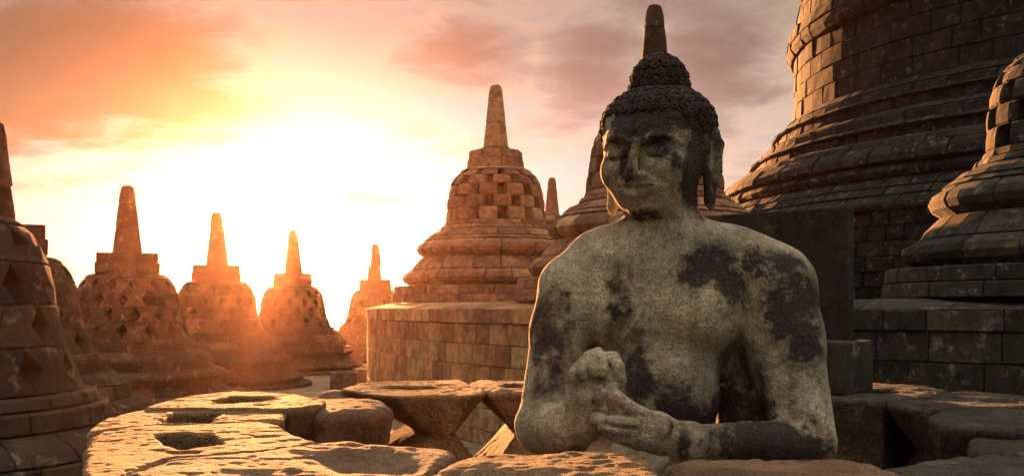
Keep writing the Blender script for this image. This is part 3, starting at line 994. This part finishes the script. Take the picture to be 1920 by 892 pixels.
rim_stone([(1556, 737), (1585, 722), (1619, 715), (1744, 724), (1780, 731), (1760, 738), (1698, 745), (1653, 751), (1590, 748), (1540, 746)], -.293, .31, M['rim_dark'],
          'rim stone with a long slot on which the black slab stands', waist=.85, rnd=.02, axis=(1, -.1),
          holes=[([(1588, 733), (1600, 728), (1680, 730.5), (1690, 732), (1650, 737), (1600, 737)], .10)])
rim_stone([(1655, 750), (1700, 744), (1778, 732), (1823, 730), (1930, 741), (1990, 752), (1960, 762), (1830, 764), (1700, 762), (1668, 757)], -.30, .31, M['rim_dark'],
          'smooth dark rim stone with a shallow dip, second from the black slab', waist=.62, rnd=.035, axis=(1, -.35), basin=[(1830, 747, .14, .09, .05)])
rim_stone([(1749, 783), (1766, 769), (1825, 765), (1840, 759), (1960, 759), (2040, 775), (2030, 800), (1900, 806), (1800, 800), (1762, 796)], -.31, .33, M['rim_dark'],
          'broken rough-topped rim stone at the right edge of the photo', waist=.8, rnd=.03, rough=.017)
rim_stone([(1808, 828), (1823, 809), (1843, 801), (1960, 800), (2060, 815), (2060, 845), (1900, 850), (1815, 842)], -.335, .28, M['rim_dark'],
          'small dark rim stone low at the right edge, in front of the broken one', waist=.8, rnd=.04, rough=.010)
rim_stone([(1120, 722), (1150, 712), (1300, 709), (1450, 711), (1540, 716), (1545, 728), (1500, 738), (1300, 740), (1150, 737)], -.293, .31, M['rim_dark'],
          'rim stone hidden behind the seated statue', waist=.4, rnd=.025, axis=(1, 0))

# the opened stupa's base: the course under the rim stones and the mouldings below
base = empty('opened_stupa_base', (RING_C[0], RING_C[1], GZ), 'low round base of the opened stupa that carries the statue and rim stones', 'stupa base')
zb = lambda q: q - GZ
def bc(prof, n, rin, nm='base_stone', mat=None, **kw):
    course(base, nm, [(r, zb(q)) for r, q in prof], n, rin, mat or M['block'], **kw)
bc([(1.66, -.84), (1.62, -.72), (1.60, -.635)], 17, 1.10)
bc([(1.72, -1.00), (1.70, -.845)], 17, 1.2)
bc(bulge(1.70, -1.30, -1.005, .10), 18, 1.2)
bc([(1.84, -1.50), (1.78, -1.305)], 18, 1.2)
bc([(1.95, -1.70), (1.93, -1.505)], 20, 1.3)
lathe('base_floor', [(1.5, 0), (1.5, zb(-.90)), (1.25, zb(-.86)), (1.0, zb(-.86)), (.98, zb(-.66)), (0.5, zb(-.655))], M['core'], base, 48, False)

# ---------------------------------------------------------------- the stone Buddha
def q(px, D): return px * D / FPX

HS = .05
FB = Field((-.20, 1.98, -.70), (1.02, 2.92, .70), .0034)
fb = FB
H = 2.55
# torso
def rotz(a):
    c, s = math.cos(a), math.sin(a)
    return np.array(((c, -s, 0), (s, c, 0), (0, 0, 1.0)))
RT = rotz(-.25)
fb.ell(P(1236, 575, 2.62), (.218, .150, .235), RT, .03)
fb.ell(P(1238, 520, 2.62), (.222, .135, .135), RT, .05)
fb.cone(P(1140, 505, 2.62), P(1365, 505, 2.56), .105, .110, .05)       # shoulder girdle
fb.ell(P(1165, 585, 2.535), (.100, .085, .095), RT, .05)               # chest masses
fb.ell(P(1310, 585, 2.50), (.110, .085, .100), RT, .05)
fb.ell(P(1228, 740, 2.56), (.165, .140, .150), RT, .05)                # belly
fb.ell(P(1225, 860, 2.58), (.230, .165, .110), RT, .04)
# web of stone left between the arms and the trunk
fb.cone(P(1390, 640, 2.64), P(1420, 830, 2.60), .085, .10, .03)
fb.cone(P(1110, 660, 2.66), P(1085, 830, 2.62), .07, .085, .03)
# neck and trapezius
fb.cone(P(1240, 380, 2.58), P(1243, 455, 2.60), q(68, H), q(76, H), .03)
fb.cone(P(1243, 462, 2.61), P(1110, 492, 2.63), .070, .062, .05)
fb.cone(P(1248, 460, 2.61), P(1410, 494, 2.58), .072, .070, .05)
# right arm (left in the picture)
fb.cone(P(1072, 540, 2.60), P(1050, 620, 2.56), q(64, 2.6), q(53, 2.56), .035)
fb.cone(P(1050, 620, 2.56), P(1018, 790, 2.44), q(53, 2.56), q(46, 2.44), .03)
fb.cone(P(1017, 800, 2.42), P(1062, 806, 2.34), q(52, 2.42), q(47, 2.34), .02)
fb.cone(P(1062, 806, 2.34), P(1100, 790, 2.29), q(47, 2.34), q(38, 2.29), .02)
# left arm (right in the picture)
fb.cone(P(1445, 540, 2.56), P(1466, 640, 2.52), q(86, 2.56), q(74, 2.52), .035)
fb.cone(P(1466, 640, 2.52), P(1513, 828, 2.44), q(74, 2.52), q(54, 2.44), .03)
fb.cone(P(1510, 832, 2.43), P(1400, 829, 2.34), q(50, 2.43), q(38, 2.34), .02)
fb.cone(P(1400, 829, 2.34), P(1288, 829, 2.27), q(38, 2.34), q(33, 2.27), .015)
# cuff at the left wrist
fb.cone(P(1293, 829, 2.273), P(1285, 829, 2.268), q(41, 2.27), q(40, 2.27), .005)
# crossed legs on the seat
fb.cone(P(1110, 925, 2.58), P(940, 945, 2.36), .10, .075, .03)
fb.cone(P(1340, 925, 2.56), P(1530, 945, 2.42), .10, .075, .03)
fb.cone(P(940, 945, 2.36), P(1290, 955, 2.20), .07, .055, .03)
fb.cone(P(1530, 945, 2.42), P(1180, 955, 2.22), .07, .055, .03)
fb.ell(P(1235, 900, 2.45), (.24, .22, .06), None, .05)
# robe edge across the chest
for a, b in (((1338, 432), (1290, 478)), ((1290, 478), (1240, 520)), ((1240, 520), (1205, 580)), ((1205, 580), (1152, 652))):
    pass

# ---- head, in its own frame
YAW = R(29); PIT = R(5)
HC = P(1231, 300, 2.585)
fwd = np.array((-math.sin(YAW) * math.cos(PIT), -math.cos(YAW) * math.cos(PIT), -math.sin(PIT)))
lat = np.array((math.cos(YAW), -math.sin(YAW), 0.0))
up = np.cross(lat, -fwd); up = up / np.linalg.norm(up)
if up[2] < 0: up = -up
# a slight sideways lean
HM = np.stack([lat, fwd, up], axis=1)
U = 2.55 / FPX
def hp(x, y, z): return HC + U * (x * lat + y * fwd + z * up)
def hell(c, r, k=4.0, sign=1): fb.ell(hp(*c), np.array(r) * U, HM, k * U, sign)
def hcone(a, b, ra, rb, k=3.0, sign=1): fb.cone(hp(*a), hp(*b), ra * U, rb * U, k * U, sign)
def hchain(pts, rad, k=3.0, sign=1):
    for i in range(len(pts) - 1): hcone(pts[i], pts[i + 1], rad[i], rad[i + 1], k, sign)

hell((0, -8, 40), (100, 108, 92), 6)            # skull
hell((0, 22, -12), (93, 86, 84), 18)            # face
hell((0, 34, -58), (68, 68, 52), 20)            # jaw
hell((0, 72, -88), (27, 26, 22), 16)            # chin
hell((0, 64, 30), (70, 38, 44), 18)             # forehead
for s in (-1, 1):
    hell((s * 50, 62, -22), (36, 36, 34), 16)   # cheek
    hell((s * 38, 112, 14), (29, 18, 17), 10, -1)   # socket
    hell((s * 38, 84, 9), (26, 19, 14), 3)     # closed lid
    hchain([(s * 11, 106, 28), (s * 34, 107, 38), (s * 56, 94, 36), (s * 74, 71, 22)], [5.5, 6, 6, 4.5], 3)   # brow
    hchain([(s * 15, 97, 4), (s * 26, 99, .5), (s * 38, 99.5, -1), (s * 50, 94.5, .5), (s * 62, 86, 4)], [2.2, 3.2, 3.4, 3.2, 2], 1.2, -1)   # lid line
    hchain([(s * 14, 102, 17), (s * 26, 106, 23), (s * 42, 103.5, 25), (s * 60, 90, 19)], [1.2, 2.6, 2.6, 1.2], 1.5, -1)
    hell((s * 14, 111, -32), (10, 12, 9), 3)    # nostril wing
    hell((s * 7, 118, -41), (4, 5, 3), 2, -1)
    hchain([(s * 18, 108, -30), (s * 32, 98, -46), (s * 36, 92, -56)], [2, 2.4, 1.5], 8, -1)   # fold by the mouth
    # long-lobed ear
    hchain([(s * 101, -6, 42), (s * 108, -20, 44), (s * 112, -34, 22), (s * 108, -34, -12), (s * 102, -22, -42), (s * 98, -12, -82)], [8, 9, 9, 8, 10, 10], 5)
    hchain([(s * 101, -6, 42), (s * 98, 2, 10), (s * 97, -2, -30), (s * 97, -8, -84)], [7, 6, 7, 8], 5)
    hell((s * 100, -16, -6), (6, 16, 40), 5)
    hell((s * 99, -12, -84), (9, 13, 18), 5)
    hell((s * 110, -18, 12), (5, 9, 18), 3, -1)
hchain([(0, 101, 28), (0, 116, 2), (0, 129, -24)], [7.5, 8.5, 11.5], 5)     # nose
hell((0, 127, -28), (13, 12, 10), 4)
hell((0, 94, -54), (42, 18, 22), 12)            # muzzle
hchain([(-31, 100, -48), (-13, 111, -46), (0, 112.5, -49), (13, 111, -46), (31, 100, -48)], [3.5, 7.5, 7.5, 7.5, 3.5], 2)
hchain([(-23, 103, -61), (-8, 110, -64), (8, 110, -64), (23, 103, -61)], [5, 10, 10, 5], 2)
hchain([(-36, 100, -51), (-16, 118.5, -54.5), (0, 121, -56.5), (16, 118.5, -54.5), (36, 100, -51)], [2.6, 3.2, 3.2, 3.2, 2.6], 1.2, -1)
hell((0, 110, -78), (20, 7, 5), 6, -1)
hell((0, 106, 50), (5.5, 4, 5.5), 2)             # mark on the brow
# hair mass and topknot
hell((0, -18, 72), (102, 102, 72), 4)
hell((0, -16, 62), (107, 109, 78), 3)
hell((0, -28, 138), (55, 54, 61), 6)
# hair edge down to the ears
for s in (-1, 1):
    hchain([(s * 40, 64, 84), (s * 78, 42, 66), (s * 94, 12, 38), (s * 97, 0, 10)], [10, 10, 8, 7], 8)

# ---- right hand raised, palm turned to the viewer's right; left hand meeting it
D1 = 2.27
def pc(pts, k=.004):
    for i in range(len(pts) - 1):
        (x0, y0, d0, r0), (x1, y1, d1, r1) = pts[i], pts[i + 1]
        fb.cone(P(x0, y0, d0), P(x1, y1, d1), q(r0, d0), q(r1, d1), k)
pc([(1098, 790, 2.285, 36), (1092, 750, 2.27, 30)], .012)
pc([(1080, 752, 2.275, 22), (1084, 705, 2.27, 19)], .010)
pc([(1104, 756, 2.27, 20), (1112, 706, 2.265, 18)], .010)
pc([(1082, 706, 2.27, 17), (1114, 676, 2.275, 16), (1150, 672, 2.28, 14)], .010)
pc([(1068, 712, 2.275, 10), (1082, 690, 2.275, 10), (1104, 668, 2.28, 11), (1122, 658, 2.285, 8)], .006)     # broken outer edge
pc([(1092, 684, 2.26, 10), (1090, 698, 2.245, 10), (1094, 706, 2.245, 9)], .003)   # curled fingers
pc([(1110, 678, 2.262, 10), (1113, 694, 2.244, 10), (1114, 702, 2.245, 9)], .003)
pc([(1128, 676, 2.264, 10), (1134, 694, 2.246, 9), (1131, 702, 2.246, 8)], .003)
pc([(1150, 670, 2.275, 11), (1160, 688, 2.255, 12.5), (1163, 712, 2.248, 12), (1155, 742, 2.25, 10)], .003)  # forefinger coming down
pc([(1112, 745, 2.262, 12), (1128, 722, 2.25, 9), (1130, 708, 2.246, 8)], .004)                           # thumb
# left hand
pc([(1288, 829, 2.27, 33), (1240, 812, 2.255, 34), (1205, 798, 2.245, 28)], .012)
pc([(1232, 796, 2.25, 26), (1196, 785, 2.24, 20)], .010)
pc([(1240, 830, 2.25, 24), (1196, 822, 2.235, 20), (1160, 806, 2.225, 15)], .010)
pc([(1215, 782, 2.238, 15), (1180, 762, 2.225, 13), (1156, 742, 2.218, 12), (1140, 729, 2.22, 11)], .004)      # forefinger
pc([(1140, 729, 2.22, 11), (1150, 722, 2.225, 9)], .004)
pc([(1156, 748, 2.215, 9), (1134, 738, 2.215, 9), (1128, 752, 2.22, 9), (1133, 768, 2.222, 8)], .004)          # thumb bent back
pc([(1196, 796, 2.228, 15), (1160, 790, 2.215, 12.5), (1128, 788, 2.215, 11), (1118, 784, 2.222, 12)], .004)
pc([(1190, 812, 2.228, 15), (1155, 806, 2.215, 12), (1130, 800, 2.215, 10)], .004)
pc([(1190, 826, 2.232, 15), (1158, 820, 2.222, 11), (1138, 812, 2.222, 9)], .004)
fb.ell(P(1120, 714, 2.240), (.024, .014, .010), None, .004, -1)
for (x0, y0, d0, x1, y1, d1) in ((1101, 690, 2.238, 1104, 706, 2.238), (1122, 686, 2.238, 1123, 703, 2.238), (1192, 802, 2.212, 1132, 795, 2.203), (1190, 819, 2.218, 1140, 807, 2.208)):
    fb.cone(P(x0, y0, d0), P(x1, y1, d1), q(3.4, d0), q(3.0, d1), .0015, -1)
# gentle weathering of the whole surface
gx = [fb.lo[i] + np.arange(fb.n[i]) * fb.h for i in range(3)]
near = np.argwhere(np.abs(fb.F) < .02)
pts = (fb.lo + near * fb.h).astype(np.float32)
w = fbm(pts, 14.0, 3, .6) * .0009 + np.clip(vnoise(pts, 70.0), -.2, 1) * .0006
fb.F[near[:, 0], near[:, 1], near[:, 2]] += w
BV, BQ = surface_nets(fb.F, fb.lo, fb.h)

# robe edge: a thin step where the cloth crosses the chest
line = np.array([P(x, y, 2.5)[[0, 2]] for x, y in ((1345, 425), (1320, 440), (1285, 475), (1250, 505), (1222, 540), (1195, 590), (1150, 655), (1105, 730))])
dmin = np.full(len(BV), 9.0); side = np.zeros(len(BV))
for i in range(len(line) - 1):
    a, b = line[i], line[i + 1]; e = b - a; wv = BV[:, [0, 2]] - a
    t = np.clip((wv @ e) / (e @ e), 0, 1); dd = wv - t[:, None] * e
    di = np.sqrt((dd ** 2).sum(1)); sg = e[0] * wv[:, 1] - e[1] * wv[:, 0]
    m_ = di < dmin; dmin[m_] = di[m_]; side[m_] = np.sign(sg[m_])
front = (BV[:, 1] < 2.60) & (BV[:, 0] > .17) & (BV[:, 2] < .215)
ridge = np.where(front, np.exp(-(dmin / .0045) ** 2) * .0035 + np.where(side > 0, 1, 0) * np.exp(-dmin / .02) * .002, 0)
BV[:, 1] -= ridge

# stains of black algae, green algae and rust: patches with shapes of their own, plus painted shade at the hands
def blobs(lst):
    out = np.zeros(len(BV), dtype=np.float32)
    for (x, y, D, rx, ry, st) in lst:
        c = P(x, y, D)
        e = np.sqrt(((BV[:, 0] - c[0]) / q(rx, D)) ** 2 + ((BV[:, 2] - c[2]) / q(ry, D)) ** 2 + ((BV[:, 1] - c[1]) / .22) ** 2)
        out = np.maximum(out, st * np.clip(1.55 - e, 0, 1))
    return out
nz = fbm(BV, 11.0, 5, .66) * .30 + fbm(BV, 50.0, 3, .6) * .14
st = blobs([(1200, 215, 2.45, 95, 55, 1.1), (1290, 190, 2.5, 60, 50, 1), (1150, 235, 2.42, 50, 34, .9), (1225, 250, 2.4, 44, 22, .9), (1180, 305, 2.4, 15, 40, 1.1), (1160, 325, 2.42, 18, 22, .7), (1140, 340, 2.45, 14, 50, .75), (1150, 285, 2.42, 40, 34, .60), (1240, 275, 2.4, 40, 22, .52), (1180, 385, 2.4, 30, 20, .5), (1275, 370, 2.5, 20, 30, .4),
            (1306, 318, 2.5, 36, 76, 1.2), (1340, 300, 2.58, 20, 70, 1.0), (1272, 300, 2.42, 16, 20, .85), (1325, 230, 2.5, 40, 80, 1), (1210, 404, 2.5, 60, 12, .85), (1230, 120, 2.55, 90, 80, 1.2),
            (1330, 488, 2.5, 56, 38, 1.05), (1300, 520, 2.5, 36, 30, .9), (1365, 540, 2.48, 38, 48, 1.05), (1345, 575, 2.48, 24, 30, .85), (1430, 495, 2.5, 70, 40, .9), (1475, 560, 2.5, 56, 60, 1.05), (1460, 610, 2.47, 42, 44, 1.0), (1495, 640, 2.47, 44, 58, 1.05), (1425, 580, 2.47, 26, 34, .6),
            (1160, 560, 2.48, 30, 60, .80), (1150, 615, 2.48, 24, 44, .72), (1030, 660, 2.5, 38, 130, .74), (1052, 590, 2.52, 28, 70, .70), (1010, 740, 2.5, 30, 50, .6), (1192, 700, 2.50, 34, 80, 1.0), (1225, 640, 2.45, 30, 60, .45), (1110, 520, 2.5, 30, 30, .4), (1250, 745, 2.45, 50, 30, .7),
            (1270, 785, 2.48, 90, 38, 1.05), (1380, 775, 2.5, 66, 66, 1.05), (1375, 700, 2.6, 40, 90, .8), (1425, 838, 2.35, 150, 56, 1.35), (1505, 800, 2.4, 38, 44, 1.0), (1550, 855, 2.4, 26, 40, .8), (1278, 830, 2.26, 18, 40, .9),
            (1160, 850, 2.3, 90, 24, .8), (1126, 716, 2.24, 24, 10, .85), (1114, 768, 2.25, 10, 34, .75), (1165, 712, 2.25, 30, 8, .3), (1165, 300, 2.42, 44, 60, .50), (1060, 700, 2.27, 14, 30, .5)])  # small dark blobs at the hands paint shade under and between the fingers
rs = blobs([(1040, 640, 2.5, 40, 120, .9), (1165, 560, 2.48, 40, 70, .7), (1215, 560, 2.48, 40, 40, .4), (1080, 800, 2.3, 40, 40, .5), (1230, 800, 2.25, 40, 30, .4), (1188, 690, 2.45, 34, 90, 1.0), (1175, 600, 2.45, 30, 60, .7), (1250, 730, 2.42, 34, 60, .7), (1030, 700, 2.45, 40, 110, .7), (1110, 700, 2.27, 40, 50, .6), (1130, 780, 2.25, 40, 40, .4)])
gr = blobs([(1208, 345, 2.4, 22, 22, 1.0), (1200, 285, 2.42, 12, 22, .9), (1190, 370, 2.42, 22, 18, .8), (1240, 330, 2.42, 14, 20, .6), (1135, 690, 2.26, 12, 10, .6), (1025, 560, 2.55, 26, 50, .5), (1150, 300, 2.4, 30, 50, .3)])
# hairline: all the cap of hair is black
loc = (BV - HC) @ HM / U
hair = ((loc[:, 2] > 58 + .0006 * loc[:, 0] ** 2 * 0 + np.where(loc[:, 1] < 30, -70, 0) - 0.35 * np.clip(np.abs(loc[:, 0]) - 45, 0, 60)) & (loc[:, 2] > -40)) * 1.0
st = np.maximum(st, hair.astype(np.float32) * .85)
ear = (loc[:, 0] > 86) & (loc[:, 2] > -105) & (loc[:, 2] < 70)
st = np.maximum(st, ear.astype(np.float32) * .95)
buddha = empty('stone_buddha', (.36, 2.5, -.655), 'seated stone Buddha with patchy black stains and hands joined before the chest', 'statue')
bm_ = mesh_np('body', BV - np.array((.36, 2.5, -.655)), BQ, M['buddha'], buddha, True)
for nm, arr, am in (('stain', st, 1.0), ('rust', rs, 1.0), ('green', gr, 1.0)):
    at = bm_.data.attributes.new(nm, 'FLOAT', 'POINT')
    val = np.where(arr > 0.02, arr * .75 + nz * am, nz * .55 - .05 if nm == 'stain' else nz * .4 - .1).astype(np.float32)
    at.data.foreach_set('value', val)

# ---- snail-shell curls of hair
def curl_mesh(hand):
    """a low spiral: a tapered coil wound round a small dome"""
    Vv = []; Ff = []
    n = 26; turns = 1.75; m = 6
    for i in range(n):
        t = i / (n - 1); a = hand * turns * 2 * math.pi * t
        rr = 9.2 * (1 - t) ** .85 + .3; z_ = 0.0 + 4.6 * t ** .9; tr = 3.7 * (1 - .40 * t)
        cx, cy = rr * math.cos(a), rr * math.sin(a)
        for j in range(m):
            b = 2 * math.pi * j / m
            Vv.append((cx + tr * math.cos(b) * math.cos(a), cy + tr * math.cos(b) * math.sin(a), z_ + tr * math.sin(b)))
    for i in range(n - 1):
        for j in range(m):
            p_ = i * m + j; p2 = i * m + (j + 1) % m
            Ff.append((p_, p2, p2 + m, p_ + m))
    Ff.append(tuple(range((n - 1) * m, n * m))); Ff.append(tuple(range(m))[::-1])
    o = len(Vv)
    for j in range(12):
        b = 2 * math.pi * j / 12; Vv.append((10.5 * math.cos(b), 10.5 * math.sin(b), -5))
    for j in range(12):
        b = 2 * math.pi * j / 12; Vv.append((8 * math.cos(b), 8 * math.sin(b), 2.2))
    Vv.append((0, 0, 4.6))
    for j in range(12):
        a_, b_ = o + j, o + (j + 1) % 12
        Ff.append((a_, b_, b_ + 12, a_ + 12)); Ff.append((a_ + 12, b_ + 12, o + 24))
    me = bpy.data.meshes.new('hair_curl')
    me.from_pydata([(x * U, y * U, z * U) for x, y, z in Vv], [], Ff)
    me.materials.append(M['curl']); me.polygons.foreach_set('use_smooth', [True] * len(me.polygons)); me.update()
    return me
CM = [curl_mesh(1), curl_mesh(-1)]

ncurl = 0
def put_curl(c, nrm, sc=1.0):
    global ncurl
    w_ = HM @ np.array(nrm); w_ = w_ / np.linalg.norm(w_)
    o = bpy.data.objects.new('hair_curl', random.choice(CM)); link(o, buddha)
    qt = Vector(w_).to_track_quat('Z', 'Y')
    mt = Matrix.Translation(Vector(hp(*c)) - Vector((.36, 2.5, -.655))) @ qt.to_matrix().to_4x4() @ Matrix.Rotation(random.uniform(0, 6.28), 4, 'Z') @ Matrix.Scale(sc * random.uniform(.93, 1.07), 4)
    o.matrix_local = mt; ncurl += 1

def on_cap(c0, r, az_, el_, grow=1.0):
    n = (math.cos(el_) * math.sin(az_), math.cos(el_) * math.cos(az_), math.sin(el_))
    p_ = (c0[0] + r[0] * n[0], c0[1] + r[1] * n[1], c0[2] + r[2] * n[2])
    g = (n[0] / r[0], n[1] / r[1], n[2] / r[2])
    return p_, g
cc, cr = (0, -16, 62), (107, 109, 78)
row = 0
e_ = R(8)
for el_deg in (-34, -23, -12, -1, 10, 21, 32, 43, 54):
    el_ = R(el_deg)
    circ = 2 * math.pi * 108 * math.cos(el_)
    n = int(circ / 19.0)
    for k in range(n):
        a = 2 * math.pi * (k + .5 * (row % 2)) / n
        a = (a + math.pi) % (2 * math.pi) - math.pi
        lim = 0 if el_deg >= 21 else {10: R(44), -1: R(60), -12: R(73), -23: R(84), -34: R(96)}[el_deg]
        if abs(a) < lim: continue
        if abs(a) > R(140) and el_deg < 32: continue
        p_, g = on_cap(cc, cr, a, el_)
        put_curl(p_, g)
    row += 1
cc, cr = (0, -28, 138), (55, 54, 61)
for el_deg in (3, 20, 37, 54, 71, 90):
    el_ = R(el_deg)
    n = max(1, int(2 * math.pi * 56 * math.cos(el_) / 18.5))
    for k in range(n):
        a = 2 * math.pi * (k + .5 * (row % 2)) / n
        a = (a + math.pi) % (2 * math.pi) - math.pi
        if abs(a) > R(140) and el_deg < 30: continue
        p_, g = on_cap(cc, cr, a, el_)
        put_curl(p_, g, .92)
    row += 1
print('curls', ncurl, 'buddha faces', len(BQ))

# ---------------------------------------------------------------- black slab with its foot block
slab_a = np.array((1.178, 3.50)); slab_b = np.array((.63, 3.93))
dv = (slab_b - slab_a); Ls = float(np.linalg.norm(dv)); ang = math.atan2(dv[1], dv[0])
slab = empty('black_slab', (slab_a[0], slab_a[1], -.293), 'tall plain black stone slab standing behind the statue\'s left shoulder', 'stone slab', None, ang)
V, F = box_block(0, Ls, -.07, 0, .004, .293 + .355, .004, jit=.0006)
mesh_py('slab', V, F, M['slab'], slab)
V, F = box_block(-.02, .34, .004, .19, .0, .18, .008, jit=.002)
mesh_py('foot_block', V, F, M['slab_base'], slab)
V, F = box_block(-.055, -.004, -.11, .19, .0, .178, .006, jit=.002)
mesh_py('end_block', V, F, M['slab_base'], slab)

# ---------------------------------------------------------------- haze
hm = bpy.data.materials.new('evening_haze'); hm.use_nodes = True
T = NT(hm.node_tree); T.n.clear()
o_ = T.new('ShaderNodeOutputMaterial'); pv = T.new('ShaderNodeVolumePrincipled')
pv.inputs['Color'].default_value = (0.95, 0.55, 0.38, 1)
pv.inputs['Density'].default_value = 0.00025
pv.inputs['Anisotropy'].default_value = 0.90
T.l.new(pv.outputs[0], o_.inputs['Volume'])
V, F = [], []
for zc in (-31.0, 14.6):
    for (x, y) in ((-2500, -2500), (2500, -2500), (2500, 2500), (-2500, 2500)): V.append((x, y, zc))
F = [(3, 2, 1, 0), (4, 5, 6, 7), (0, 1, 5, 4), (1, 2, 6, 5), (2, 3, 7, 6), (3, 0, 4, 7)]
hz = mesh_py('haze', V, F, hm); hz['kind'] = 'stuff'
